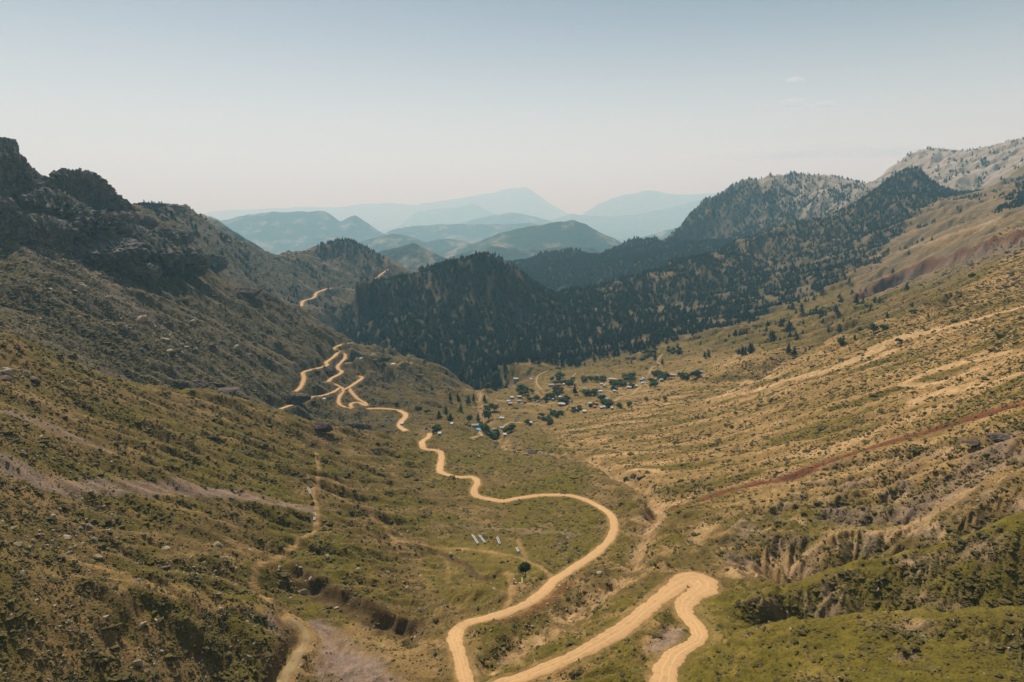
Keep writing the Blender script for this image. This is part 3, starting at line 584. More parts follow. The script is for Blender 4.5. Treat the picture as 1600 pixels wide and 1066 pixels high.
# ------------------------------------------------------------------ far mountains
def mat_far():
    t = NT('wooded_mountain'); n = t.noise(.004, 5); n2 = t.noise(.02, 4)
    c = t.mix(t.ramp(n, .50, .66), (.030, .045, .028), (.24, .19, .13)); c = t.mix(t.ramp(n2, .35, .6), c, t.mix(1.0, c, (.6, .65, .6), 'MULTIPLY'))
    return t.done(c, 1.0, n2, 30, .7, .05)
M_FAR = mat_far()
def mountain(name, sil, D, slope, base=-620, amp=.006, seed=0, nu=260, label=None):
    sil = sorted(sil); us = np.array([pix(x, y)[0] for x, y in sil]); gs = np.array([pix(x, y)[1] for x, y in sil])
    us = np.r_[us[0] - .10, us[0] - .035, us, us[-1] + .035, us[-1] + .10]; gs = np.r_[base / D - .004, (gs[0] + base / D) / 2, gs, (gs[-1] + base / D) / 2, base / D - .004]
    u = np.linspace(us[0], us[-1], nu); zc = np.interp(u, us, gs) * D
    k = np.ones(5) / 5; zc = np.convolve(np.pad(zc, 2, 'edge'), k, 'valid') * .5 + zc * .5
    zc = zc + fbm(u * 60, u * 0 + seed, seed, 4) * D * .0020
    H = (zc - base).max(); half = H / slope; ny = 90
    t = np.linspace(-1, 1, ny); Y = D + t * half * 1.15
    UU2, YY = np.meshgrid(u, Y); XX = UU2 * D * (1 + 0 * YY)
    ridgeoff = fbm(UU2 * 18, YY * 0 + seed * 3.1, seed + 3, 3) * half * .12
    f = 1 - np.abs(YY - D) / (half * 1.15); ze = zc[None, :] - base; f = np.clip(f, 0, 1)
    spur = .5 + .5 * vnoise(UU2 * D / (half * .33) + fbm(XX / half, YY / half, seed + 9, 2) * 1.2, YY / (half * 1.6), seed + 5)
    prof = f ** (1.0 + .55 * spur)
    z = base + ze * prof + (ridged(XX / (half * .35), YY / (half * .35), seed + 20, 4)) * H * .05 * (1 - f ** 6) * (f > .02) 
    z = np.minimum(z, base + ze * (f ** .75) + 1)
    V = np.stack([XX, YY, z + CAMZ], -1).reshape(-1, 3)
    me = mesh_from(name, V, grid_faces(ny, nu), True); return link(name, me, M_FAR, kind='structure', label=label)
mountain('mountain', [(325,336),(345,345),(380,336),(420,331),(470,330),(505,329),(515,333),(530,346),(545,339),(555,336),(575,348),(590,360),(620,376),(650,392)], 13500, .55, seed=1, label='blue flat-topped mountain on the left')
mountain('mountain', [(330,330),(430,325),(480,323),(530,324),(560,319),(610,317),(650,320),(700,312),(740,306),(770,300),(800,293),(822,291),(840,304),(860,318),(880,330),(905,345)], 45000, .45, seed=2, label='pale peak in the middle of the horizon')
mountain('mountain', [(620,356),(640,340),(652,330),(680,326),(715,324),(728,321),(742,318),(760,328),(780,337),(800,341),(830,347)], 34000, .55, seed=3, label='hazy blue mesa left of the pale peak')
mountain('mountain', [(560,385),(600,365),(622,356),(660,352),(700,350),(740,350),(780,350),(830,348),(860,354),(900,372)], 15000, .5, seed=4, label='blue-green ridge in the middle distance')
mountain('mountain', [(700,392),(740,380),(780,364),(830,352),(850,350),(875,345),(897,343),(915,350),(935,362),(955,370),(985,385)], 7600, .5, seed=5, base=-560, label='teal rounded mountain behind the wooded valley')
mountain('mountain', [(905,338),(930,322),(950,312),(975,303),(990,303),(1010,296),(1035,300),(1060,304),(1100,302),(1130,301),(1180,300)], 40000, .45, seed=6, label='pale long mountain right of the horizon peak')
mountain('mountain', [(840,352),(870,340),(893,334),(920,337),(960,338),(1000,334),(1040,326),(1080,316),(1120,303),(1160,298)], 30000, .45, seed=7, label='light blue slope behind the right valley')
mountain('mountain', [(585,396),(600,390),(620,386),(645,379),(660,384),(680,395),(700,405)], 4600, .6, seed=8, base=-520, label='dark teal wooded hill behind the knoll')
mountain('mountain', [(560,400),(590,398),(620,404),(660,410),(700,402),(740,390),(770,384),(800,388),(840,390),(870,386),(900,386),(925,386),(945,398),(985,405)], 6000, .55, seed=9, base=-520, label='dark teal wooded ridge across the valley')
mountain('mountain', [(290,334),(315,332),(340,343),(365,360),(390,375),(410,388)], 2900, .6, seed=10, base=-420, label='dark wooded ridge behind the brown left hill')
mountain('mountain', [(520,392),(560,378),(590,370),(615,364),(640,369),(665,378),(700,372),(730,378),(760,392)], 9500, .5, seed=13, label='teal ridge left of the rounded teal mountain')
mountain('mountain', [(700,356),(740,342),(775,336),(800,331),(815,334),(850,342),(880,352),(900,360)], 22000, .5, seed=14, label='pale blue hills under the pale peak')
mountain('mountain', [(1300,288),(1318,280),(1330,279),(1345,286)], 12000, .4, seed=11, base=-300, label='small blue peak between the right mountains')
mountain('mountain', [(900,405),(960,392),(1000,372),(1040,360),(1080,352)], 12500, .3, seed=12, base=-560, label='low pale blue slope at the end of the valley')
me = mesh_from('plain', [(-70000, 5000, CAMZ - 630), (70000, 5000, CAMZ - 630), (70000, 70000, CAMZ - 630), (-70000, 70000, CAMZ - 630)], [(0, 1, 2, 3)])
link('plain', me, M_FAR, kind='structure', label='far hazy plain below the mountains')
# ------------------------------------------------------------------ the air
t = NT('haze'); pv = t.n('VolumePrincipled'); pv.inputs['Color'].default_value = (.44, .83, 1.0, 1); pv.inputs['Absorption Color'].default_value = (.935, .99, 1, 1); pv.inputs['Density'].default_value = HAZE; pv.inputs['Anisotropy'].default_value = 0.12
t.l(pv.outputs[0], t.out.inputs['Volume']); M_HAZE = t.m
bm = bmesh.new(); bmesh.ops.create_cube(bm, size=1); me = bpy.data.meshes.new('haze'); bm.to_mesh(me); bm.free()
hz = link('haze', me, M_HAZE, kind='stuff'); hz.scale = (150000, 75000, 3130); hz.location = (0, 75000 / 2 - 3500, CAMZ - 632 + 1565)

# ------------------------------------------------------------------ scattering helpers
rng = np.random.default_rng(7); random.seed(7)
CELL = np.abs(np.gradient(XV, axis=1) * np.gradient(YV, axis=0))
def sample(weight, n):                                      # n random points of the land, weight per square metre
    w = (weight * CELL).ravel(); cs = np.cumsum(w); r = np.sort(rng.random(n)) * cs[-1]; k = np.clip(np.searchsorted(cs, r), 0, len(cs) - 1)
    j, i = np.divmod(k, NU); j = np.clip(j, 1, NV - 2); i = np.clip(i, 1, NU - 2)
    v = VS[j] + (rng.random(n) - .5) * (VS[j + 1] - VS[j]); u = US[i] + (rng.random(n) - .5) * (US[i + 1] - US[i]); return u, v
def protos(name, meshes):                                   # shapes for instancing; never linked to the scene
    c = bpy.data.collections.new(name)
    for k, m in enumerate(meshes): c.objects.link(bpy.data.objects.new('%s_shape_%02d' % (name, k), m))
    return c
def scatter(name, coll, pos, rot, scl, idx, tone=None, **props):
    me = bpy.data.meshes.new(name); me.vertices.add(len(pos)); me.vertices.foreach_set('co', np.asarray(pos, np.float32).ravel())
    for nm, ty, val in (('rot', 'FLOAT_VECTOR', rot), ('scl', 'FLOAT_VECTOR', scl)):
        a = me.attributes.new(nm, ty, 'POINT'); a.data.foreach_set('vector', np.asarray(val, np.float32).ravel())
    a = me.attributes.new('idx', 'INT', 'POINT'); a.data.foreach_set('value', np.asarray(idx, np.int32))
    float_attr(me, 'tone', tone if tone is not None else rng.random(len(pos)))
    o = bpy.data.objects.new(name, me); COL.objects.link(o)
    g = bpy.data.node_groups.new(name, 'GeometryNodeTree'); g.interface.new_socket('Geometry', in_out='INPUT', socket_type='NodeSocketGeometry'); g.interface.new_socket('Geometry', in_out='OUTPUT', socket_type='NodeSocketGeometry')
    N = g.nodes; gi = N.new('NodeGroupInput'); go = N.new('NodeGroupOutput'); ip = N.new('GeometryNodeInstanceOnPoints'); ci = N.new('GeometryNodeCollectionInfo')
    ci.inputs['Collection'].default_value = coll; ci.inputs['Separate Children'].default_value = True; ci.inputs['Reset Children'].default_value = True
    ip.inputs['Pick Instance'].default_value = True
    def at(nm, ty):
        a = N.new('GeometryNodeInputNamedAttribute'); a.data_type = ty; a.inputs['Name'].default_value = nm; return a.outputs['Attribute']
    L = g.links; L.new(gi.outputs[0], ip.inputs['Points']); L.new(ci.outputs[0], ip.inputs['Instance']); L.new(at('idx', 'INT'), ip.inputs['Instance Index'])
    L.new(at('rot', 'FLOAT_VECTOR'), ip.inputs['Rotation']); L.new(at('scl', 'FLOAT_VECTOR'), ip.inputs['Scale']); L.new(ip.outputs[0], go.inputs[0])
    md = o.modifiers.new('scatter', 'NODES'); md.node_group = g
    o['kind'] = 'stuff'
    for k, v in props.items(): o[k] = v
    return o
def ico(sub):
    bm = bmesh.new(); bmesh.ops.create_icosphere(bm, subdivisions=sub, radius=1); V = np.array([v.co[:] for v in bm.verts]); Fc = np.array([[v.index for v in f.verts] for f in bm.faces]); bm.free(); return V, Fc
ICO = {k: ico(k) for k in (1, 2, 3, 4, 5, 6)}
def n3d(V, s, o=3):
    return (fbm(V[:, 0] + 3.1 * V[:, 2], V[:, 1] - 1.7 * V[:, 2], s, o) + fbm(V[:, 1] * 1.1 + V[:, 0] * .6, V[:, 2] * 1.3 + 5, s + 3, o)) * .7
def mat_leaf(name, a, b, by='tone', rough=.9):
    t = NT(name)
    at = t.n('Attribute', attribute_name='tone', attribute_type='INSTANCER').outputs['Fac']; oi = t.n('ObjectInfo').outputs['Random']
    n = t.noise(2.2, 3); c = t.mix(at if by == 'tone' else oi, a, b); c = t.mix(t.ramp(n, .35, .65), t.mix(1.0, c, (.62, .66, .6), 'MULTIPLY'), c)
    c = t.mix(t.math('MULTIPLY', oi, .35), c, t.mix(1.0, c, (1.5, 1.35, 1.1), 'MULTIPLY'))
    return t.done(c, rough, n, .2, .6, .1)
M_SCRUB = mat_leaf('thorny_scrub', (.112, .086, .020), (.074, .056, .021)); M_DRYTUFT = mat_leaf('dry_tuft', (.20, .145, .062), (.13, .095, .04))
M_PINE = mat_leaf('pine_needles', (.016, .033, .025), (.034, .052, .030), 'rand'); M_BROAD = mat_leaf('broad_leaves', (.038, .064, .018), (.062, .086, .024), 'rand')
def simple(name, col, rough=.8, amp=.25, sc=2.0, spec=.2, dist=.05):
    t = NT(name); n = t.noise(sc, 4); c = t.mix(t.math('MULTIPLY', t.ramp(n, .35, .7), 1.0), tuple(x * (1 - amp) for x in col), tuple(min(x * (1 + amp), .95) for x in col)); return t.done(c, rough, n, dist, .6, spec)
M_BARK = simple('bark', (.085, .06, .042), .95)
def mat_rock(name, a, b, sc=.5, dist=.25):
    t = NT(name); n = t.noise(sc, 6, rough=.65); n2 = t.noise(sc * 7, 4); oi = t.n('ObjectInfo').outputs['Random']
    c = t.mix(t.ramp(n, .38, .66), a, b); c = t.mix(t.math('MULTIPLY', oi, .5), c, t.mix(1.0, c, (.72, .68, .62), 'MULTIPLY')); c = t.mix(t.ramp(n2, .55, .75), c, t.mix(1.0, c, (.6, .6, .58), 'MULTIPLY'))
    up = t.n('SeparateXYZ'); t.l(t.n('NewGeometry').outputs['Normal'], up.inputs[0])
    return t.done(c, .95, t.math('ADD', n, t.math('MULTIPLY', n2, .4)), dist, 1.0, .1)
M_ROCK = mat_rock('limestone', (.37, .285, .185), (.22, .17, .115)); M_CRAG = mat_rock('crag_rock', (.105, .095, .080), (.165, .13, .095), .05, 2.5); M_DARKROCK = mat_rock('weathered_brown_rock', (.09, .065, .05), (.14, .10, .075))
def scrub_mesh(seed):
    V, Fc = ICO[2]; V = V.copy(); r = 1 + n3d(V * 1.6, seed, 2) * .45 + np.random.default_rng(seed).normal(0, .13, len(V)); V = V * r[:, None]; V[:, 2] = np.maximum(V[:, 2] * .62, -.15) 
    me = mesh_from('scrub', V, Fc, False); me.materials.append(M_SCRUB); return me
def tuft_mesh(seed):
    r = np.random.default_rng(seed); V = []; Fc = []
    for k in range(16):
        a = r.random() * 6.28; d = r.random() * .7; c = np.array([math.cos(a) * d, math.sin(a) * d, 0]); l = .5 + r.random() * .5; w = .16; b = a + r.normal(0, .5)
        p = np.array([-math.sin(b) * w, math.cos(b) * w, 0]); V += [c - p, c + p, c + np.array([math.cos(b) * .45, math.sin(b) * .45, l * .8])]; Fc.append([3 * k, 3 * k + 1, 3 * k + 2])
    me = mesh_from('tuft', V, Fc, False); me.materials.append(M_DRYTUFT); return me
def patch_mesh(seed):
    r = np.random.default_rng(seed); V, Fc = [], []; cV, cF = ICO[1]
    for k in range(9):
        q = .45 + .5 * r.random(); c0 = np.array([r.normal(0, 1.25), r.normal(0, 1.25), -.1]); b = len(V); V += list(c0 + cV * q * (1 + .22 * r.normal(size=(len(cV), 1))) * np.array([1, 1, .62])); Fc += [[b + i for i in f] for f in cF]
    me = mesh_from('patch', V, Fc, False); me.materials.append(M_SCRUB); return me
c_scrub = protos('scrub', [scrub_mesh(k) for k in range(5)] + [tuft_mesh(k + 50) for k in range(3)] + [patch_mesh(k + 70) for k in range(5)])
sz = 0.46 + 0.55 * np.clip((YV - 160) / 500, 0, 3.2)
wgt = np.where((YV > 95) & (YV < np.where(hillB > .3, 2400, 1300)) & (dens < .3) & (np.abs(UU) < .86), scrub ** 1.5 * (1.0 / sz ** 2), 0) * (1 + .35 * sm(.1, .5, right)) * (1 + .9 * hillL * sm(500, 600, YV))
wgt = wgt * (1 - sm(450, 1000, YV) * .55) * (.35 + .65 * sm(-.35, .25, fbm(XV / 7, YV / 7, 401, 3)))
NS = 178000
u, v = sample(wgt, NS); zz = ground_z(u, v); Yp = np.exp(v)
keep = ~hidden(u, v, zz - CAMZ + 2.5) | (Yp < 200); u, v, zz, Yp = u[keep], v[keep], zz[keep], Yp[keep]; n = len(u)
s0 = 0.46 + 0.55 * np.clip((Yp - 160) / 500, 0, 3.2); s = s0 * rng.lognormal(-.22, .52, n) * .70
dry_here = bil(T_[..., 0], u, v); sc_here = bil(scrub, u, v); idx = np.where(rng.random(n) < .12 + .8 * (dry_here > .2) * .35, rng.integers(5, 8, n), np.where(rng.random(n) < .55 * sm(.45, .95, sc_here) * (Yp < 620) * (1 - .85 * bil(right * (1 - bad), u, v)), rng.integers(8, 13, n), rng.integers(0, 5, n)))
tone = np.clip(.5 + .9 * fbm(u * 40, v * 40, 402, 3) + rng.normal(0, .18, n) + (dry_here - .13) * 1.5, 0, 1)
s = np.where(idx > 7, s * .78, s)
scatter('scrub', c_scrub, np.stack([u * Yp, Yp, zz - .05 * s], 1), np.stack([rng.normal(0, .12, n), rng.normal(0, .12, n), rng.random(n) * 6.28], 1),
        np.stack([s * rng.uniform(.8, 1.4, n), s * rng.uniform(.8, 1.4, n), s * rng.uniform(.7, 1.2, n)], 1), idx, tone, label='low thorny scrub and grass tufts covering the slopes')
# ------------------------------------------------------------------ rocks
def rock_shape(V, seed, planes=9, rough=.10, sharp=9.0):
    r = np.random.default_rng(seed); N = r.normal(size=(planes, 3)); N /= np.linalg.norm(N, axis=1)[:, None]; d = r.uniform(.62, 1.0, planes)
    q = np.maximum(V @ N.T, 1e-3) / d; rad = 1 / (q ** sharp).sum(1) ** (1 / sharp); rad = np.minimum(rad, 1.25)
    return V * (rad * (1 + rough * n3d(V * 2.3, seed, 4)))[:, None]
def rock_mesh(name, seed, sub, mat, flat=.75, **k):
    V, Fc = ICO[sub]; V = rock_shape(V, seed, **k); V[:, 2] *= flat; me = mesh_from(name, V, Fc, False); me.materials.append(mat); return me
c_stone = protos('stone', [rock_mesh('stone', 900 + k, 1, M_ROCK, .6, rough=.05) for k in range(5)])
stn = np.where((YV > 100) & (YV < 950) & (np.abs(UU) < .85), 1.0, 0) / (YV / 250) ** 1.2
st_l = zone([(-300,150),(-300,280),(60,262),(200,232),(340,232),(440,215),(500,190),(480,150)], 10); st_m = zone([(-300,360),(-300,800),(120,900),(330,600),(420,540),(200,440)], 10); st_c = zone([(500,215),(480,290),(620,420),(720,330),(760,260),(960,420),(1060,330),(940,220),(760,190)], 12)
talus = zone_px([(20,385),(60,385),(150,440),(240,490),(310,540),(300,570),(200,520),(100,450)], 6)
u, v = sample(stn * (.10 + st_l * 1.5 + st_m * 1.3 + st_c * .9 + bad * .3 + 14 * talus) * (.15 + .85 * sm(0, .5, fbm(XV / 10, YV / 10, 405, 3))) * (1 - m_any), 26000)
zz = ground_z(u, v); Yp = np.exp(v); n = len(u); s = (.16 + .14 * Yp / 250) * rng.lognormal(0, .45, n)
scatter('stones', c_stone, np.stack([u * Yp, Yp, zz], 1), rng.random((n, 3)) * 6.28, np.stack([s * rng.uniform(.8, 1.6, n), s, s * rng.uniform(.6, 1.1, n)], 1), rng.integers(0, 5, n), label='small pale stones strewn over the slopes')
def tell_apart(lst):                                        # labels for the ones that stand out in a group; the inner ones stay alike
    lst = [o for o in lst if o is not None]
    if len(lst) < 2: return
    base = lst[0]['label']; bx = lambda o: o.location.x / o.location.y; left = list(lst)
    for word, key in (('leftmost', lambda o: bx(o)), ('rightmost', lambda o: -bx(o)), ('nearest', lambda o: o.location.y), ('farthest', lambda o: -o.location.y), ('largest', lambda o: -o.scale[2]), ('smallest', lambda o: o.scale[2])):
        if not left: break
        o = min(left, key=key); left.remove(o); o['label'] = word + ' ' + base
    if len(left) == 1: left[0]['label'] = 'middle ' + base
    elif len(left) > 5:
        xs = sorted(bx(o) for o in left); m_ = xs[len(xs) // 2]; ys = sorted(o.location.y for o in left); k_ = ys[len(ys) // 2]
        for o in left: o['label'] = ('left' if bx(o) < m_ else 'right') + ' inner, ' + ('nearer ' if o.location.y < k_ else 'farther ') + base
BM = {m.name: [rock_mesh('boulder', 700 + k, 3, m) for k in range(6)] for m in (M_ROCK, M_DARKROCK)}
def boulder(px, py, wpx, label, mat=M_ROCK, group=None, tall=.8, Y=None, name='boulder'):
    p = at_px(px, py, Y)
    if p is None: return
    if bil(m_any, p.x / p.y, math.log(p.y))[0] > .25: return
    w = wpx * p.y / F * .5; me = random.choice(BM[mat.name]); o = link(name, me, mat, label=label, category='boulder', group=group)
    o.location = (p.x, p.y, p.z + w * tall * .28); o.scale = (w * 1.08, w * random.uniform(.8, 1.1), w * tall * 1.25); o.rotation_euler = (random.uniform(-.2, .2), random.uniform(-.2, .2), random.uniform(0, 6.28)); return o
for a in ((12,586,22,'long tan boulder at the left edge on the grassy rise, behind its brown neighbour'), (8,576,12,'small flat-topped stone above the tan boulders at the left edge'),
          (110,603,8,'small pale round stone on the grassy rise right of the dark boulder'), (41,588,12,'thin tilted slab left of the dark brown boulder'),
          (340,853,17,'large pale rounded boulder at the foot of the left slope, rightmost in its row'), (260,857,14,'two-toned boulder left of the large pale rounded boulder'),
          (105,838,14,'broad pale boulder in the middle of the rock-strewn slope at left'), (140,831,11,'pointed pale boulder right of the broad one on the left slope'),
          (148,845,11,'low pale boulder just below the pointed one on the left slope'), (20,826,9,'bright pale rock near the left edge below the green band'), (28,852,12,'pale rock low on the left slope above the scrubby spur'),
          (258,887,13,'dark squarish boulder on bare ground below the left boulders'), (152,868,13,'grey rounded rock at the top of the scrubby spur'), (107,862,10,'pale blocky rock on the crest of the scrubby spur'),
          (222,958,11,'pale split rock above the dark hollow of the left foreground'), (166,964,9,'grey rock in scrub left of the pale split rock'), (472,904,13,'tan boulder tucked under the upper end of the dark bluff'),
          (486,899,8,'small reddish rock beside the boulder under the dark bluff'), (515,928,9,'brown boulder left of a pair below the dark bluff'), (525,931,8,'tan boulder right of a pair below the dark bluff'),
          (573,961,7,'grey boulder at the foot of the bluff near its lower end'), (638,921,8,'round grey boulder on the grass above the dark bluff'), (512,875,8,'grey boulder on the grass near the top of the bluff'),
          (521,851,6,'small pale boulder beside the fork of the grassy tracks'), (936,899,9,'white rounded boulder beside the stream bed above the hairpin'), (865,932,4,'tiny white boulder below the dirt road'),
          (819,965,4,'tiny white boulder on the bank under the road'), (961,851,4,'tiny white boulder at the outer edge of the road bend'), (812,985,6,'dark boulder in the stream bed at the centre bottom'),
          (1578,1012,8,'bright white boulder on the green spur at the lower right'), (1467,815,4,'small white boulder on the upper green spur at right'), (1504,801,4,'tiny white stone at the crest of the upper right spur'),
          (1114,899,5,'dark bush-sized boulder beside the hairpin tip'), (978,743,9,'dark boulder left of three in the upper stream bed'), (989,742,9,'dark boulder in the middle of three in the upper stream bed'), (999,745,10,'dark boulder right of three in the upper stream bed')):
    boulder(*a, mat=M_DARKROCK if 'dark' in a[3].split()[:1] or 'brown' in a[3].split()[:1] else M_ROCK)
boulder(6, 591, 20, 'brown shadowed boulder at the left edge in front of the tan one', M_DARKROCK); boulder(55, 599, 16, 'dark brown upright boulder alone on the grassy rise at left', M_DARKROCK, tall=1.1)
boulder(793, 878, 5, 'small blue-grey heap in the meadow above the lone tree', M_DARKROCK)
for a in ((830,706,16,'large dark rock in the gully below the village'), (845,708,9,'pale rock right of the large dark gully rock'), (822,711,10,'pale flat rock left of the large dark gully rock')): boulder(*a, mat=M_DARKROCK if 'dark' in a[3][:10] else M_ROCK)
for a in ((128,458,14,'large tan boulder at the top of the talus on the left hillside'), (172,468,9,'bright flat stone on the talus of the left hillside'), (165,501,11,'dark low boulder left of the big grey one on the left hillside'),
          (222,507,18,'big grey boulder midway down the left hillside'), (200,514,9,'rounded pale boulder just left below the big grey one'), (190,518,7,'small brown boulder left of the rounded pale one'),
          (302,509,13,'steep grey boulder standing alone on the left hillside'), (258,539,12,'grey boulder in the middle of the lower hillside group'), (267,558,12,'low pale boulder at the bottom of the lower hillside group'),
          (283,540,8,'small grey upright boulder right of the group on the left hillside'), (292,545,9,'pale angular boulder in the lower hillside group'), (305,551,11,'low dark boulder right of the angular one'),
          (371,551,11,'grey boulder left of a pair on the lower left hillside'), (388,558,12,'tall dark boulder right of a pair on the lower left hillside'), (227,547,9,'dark boulder at the lower left end of the hillside group')):
    boulder(*a, mat=M_DARKROCK if 'dark' in a[3] else M_ROCK, ymin=None) if False else boulder(*a, mat=M_DARKROCK if 'dark' in a[3] else M_ROCK)
for (cx, cy, sx, sy, n, w0, w1, lab, grp, mt) in (
        (80,840,85,26,46,4,10,'pale stone among many on the rock-strewn lower left slope','stones of the lower left slope',M_ROCK), (300,875,90,20,20,4,8,'pale stone below the boulder row at left','stones below the left boulder row',M_ROCK),
        (110,440,60,40,40,4,8,'broken rock on the talus under the left cliffs','talus rocks under the left cliffs',M_ROCK), (250,530,70,24,26,4,8,'rock on the shaded lower part of the left hillside','rocks of the left hillside',M_DARKROCK),
        (455,895,30,12,14,4,8,'rock in the cut at the upper end of the dark bluff','rocks under the bluff',M_ROCK), (120,1000,110,40,22,4,7,'rock among scrub on the near left spur','rocks on the near left spur',M_ROCK),
        (870,940,40,35,24,3,6,'stone on the bank between the road and the hairpin','stones of the bank',M_ROCK), (40,590,40,14,14,4,7,'stone beside the tan boulders at the left edge','stones on the grassy rise',M_ROCK),
        (800,700,60,12,18,3,7,'rock along the gully below the village','rocks along the gully',M_ROCK)):
    lst = []
    for k in range(n):
        lst.append(boulder(cx + random.gauss(0, sx * .6), cy + random.gauss(0, sy * .6), random.uniform(w0, w1) * .8, lab, mt, grp))
    tell_apart(lst)
# crags of the left skyline
def crag(px, py, w, h, Y, label, seed, depth=.8, lean=0.0, mat=M_CRAG, sub=6, anchor=True):
    V, Fc = ICO[sub]; V = rock_shape(V, seed, planes=10, rough=.04, sharp=22)
    az = np.arctan2(V[:, 1], V[:, 0]); r1 = fbm(np.cos(az) * 2.6 + V[:, 0], np.sin(az) * 2.6 + V[:, 2] * .5, seed, 4); crack = np.abs(fbm(V[:, 0] * 5 + V[:, 1] * 4, V[:, 2] * 1.6, seed + 4, 4))
    lay = np.abs(fbm(V[:, 2] * 6 + V[:, 0] * 1.2, V[:, 1] * 1.5, seed + 8, 3)); kn = ridged(V[:, 0] * 3 + V[:, 2] * 2, V[:, 1] * 3 - V[:, 2] * 2.4, seed + 2, 4)
    V = V * (1 + .18 * r1 - .24 * (1 - sm(0, .13, crack)) - .05 * (1 - sm(0, .10, lay)) + .11 * kn + .03 * n3d(V * 14, seed + 6, 2))[:, None]
    c_ = cast(px, py + h * .5) if anchor else None
    if c_ is not None and .75 < math.exp(c_[1]) / Y < 1.45: Y = math.exp(c_[1]) + w * Y / F * .5 * depth * .45
    u_, g_ = pix(px, py); x = u_ * Y; z = g_ * Y + CAMZ; W = w * Y / F * .5; H = h * Y / F * .5
    V = V * np.array([W * .98, W * depth, H * .96]); V[:, 0] += V[:, 2] * lean
    me = mesh_from('crag', V, Fc, False); o = link('crag', me, mat, label=label, category='rock outcrop'); o.location = (x, Y, z); return o
for k, a in enumerate(((4,232,34,50,930,'topmost crag block cut by the left edge of the picture'), (22,285,104,80,925,'jagged dark crag at left below the topmost block'), (118,306,84,62,985,'dark dome-shaped crag behind the gap in the left skyline'),
        (168,338,60,60,1000,'crag shoulder at the right end of the left skyline'), (80,335,112,66,880,'wide crag with a grassy ledge on top under the skyline gap'), (8,345,60,60,840,'crag at the left edge over the talus'),
        (70,368,90,52,830,'buttress hanging over the top of the talus'), (130,362,110,64,885,'broad central buttress of the left cliff'), (160,390,110,56,865,'lower central block of the left cliff, deeply shaded'),
        (212,392,86,70,905,'rounded buttress in the lower right cliff'), (256,400,70,70,930,'last large buttress at the right end of the cliff'), (222,428,56,34,880,'lowest block at the foot of the cliff'),
        (288,412,56,44,915,'knobbly block right of the last buttress'), (330,408,38,30,1010,'small separate crag on the brown slope right of the cliff'), (226,352,30,24,1080,'small crag on the slope behind the cliff'),
        (283,368,44,22,1130,'low outcrop in the middle of the brown upper slope'), (185,360,70,50,960,'stepped crag between the skyline shoulder and the buttress'), (245,375,54,34,1000,'block above the rounded buttress'))):
    crag(a[0], a[1], a[2], a[3], a[4], a[5], 1200 + k * 7, sub=6 if a[2] > 80 else 5)
for k, a in enumerate(((388,457,44,14,1080,'long low ledge on the near edge of the left hillside'), (410,452,26,12,1110,'small ledge right of the long one on the left hillside'), (490,515,14,12,1140,'dark outcrop where the left hillside drops to the forest'),
        (270,325,50,10,1500,'rocky rim along the top of the brown hill'), (232,322,44,10,1480,'rocky rim at the left end of the brown hilltop'), (345,612,60,10,520,'dark rock band behind the near left crest'), (300,600,44,12,520,'dark rocky patch behind the near left crest'), (455,622,50,14,640,'dark rock bank under the lower switchback'),
        (555,668,50,16,600,'dark rock bank below the looping road'), (500,668,36,14,590,'dark rock bank left of the looping road bank'), (1560,683,44,6,300,'dark overhanging edge on the right slope'), (1520,692,30,4,300,'crumbling ledge left of the dark overhanging edge'))):
    crag(a[0], a[1], a[2], a[3], a[4], a[5], 1500 + k * 7, sub=5, depth=.6, lean=0, mat=M_DARKROCK)
# ------------------------------------------------------------------ trees
def leaf_tris(r, C0, nrm, size, V, Fc, k=2):
    for _ in range(k):
        t1 = r.normal(size=3); t1 /= np.linalg.norm(t1); t2 = np.cross(t1, nrm + r.normal(0, .5, 3)); t2 /= np.linalg.norm(t2) + 1e-6
        b = len(V); V += [C0 + t1 * size * .6, C0 - t1 * size * .5 + t2 * size * .4, C0 - t1 * size * .2 - t2 * size * .6]; Fc.append([b, b + 1, b + 2])
def pine_meshes(seed, n=95, wide=.24):
    r = np.random.default_rng(seed); V = []; Fc = []
    K = 8
    for j in range(6):                                       # dark core
        z = .16 + .80 * j / 5; rad = wide * .55 * (1 - j / 5.3) * (1 + .25 * r.random())
        for i in range(K): a = i / K * 6.283; q = rad * (1 + .35 * r.normal()); V.append(np.array([math.cos(a) * q, math.sin(a) * q, z]))
    for j in range(5):
        for i in range(K): a, b = j * K + i, j * K + (i + 1) % K; Fc.append([a, b, b + K]); Fc.append([a, b + K, a + K])
    for k in range(n):
        h = r.random() ** 1.25; z = .15 + .85 * h; a = r.random() * 6.283; env = wide * (1 - h) ** .58 * (1 + .28 * math.sin(a * 2 + seed) + .2 * math.sin(h * 17 + seed)); rad = env * (.55 + .5 * r.random())
        leaf_tris(r, np.array([math.cos(a) * rad, math.sin(a) * rad, z]), np.array([math.cos(a), math.sin(a), .6]), .085 * (1.15 - .5 * h), V, Fc, 2)
    crown = mesh_from('crown', V, Fc, False); crown.materials.append(M_PINE)
    TV = [];
    for z, q in ((-.03, .022), (.5, .012)):
        for i in range(5): TV.append((math.cos(i * 1.2566) * q, math.sin(i * 1.2566) * q, z))
    TF = [[i, (i + 1) % 5, 5 + (i + 1) % 5, 5 + i] for i in range(5)]; trunk = mesh_from('trunk', TV, TF, True); trunk.materials.append(M_BARK)
    return crown, trunk
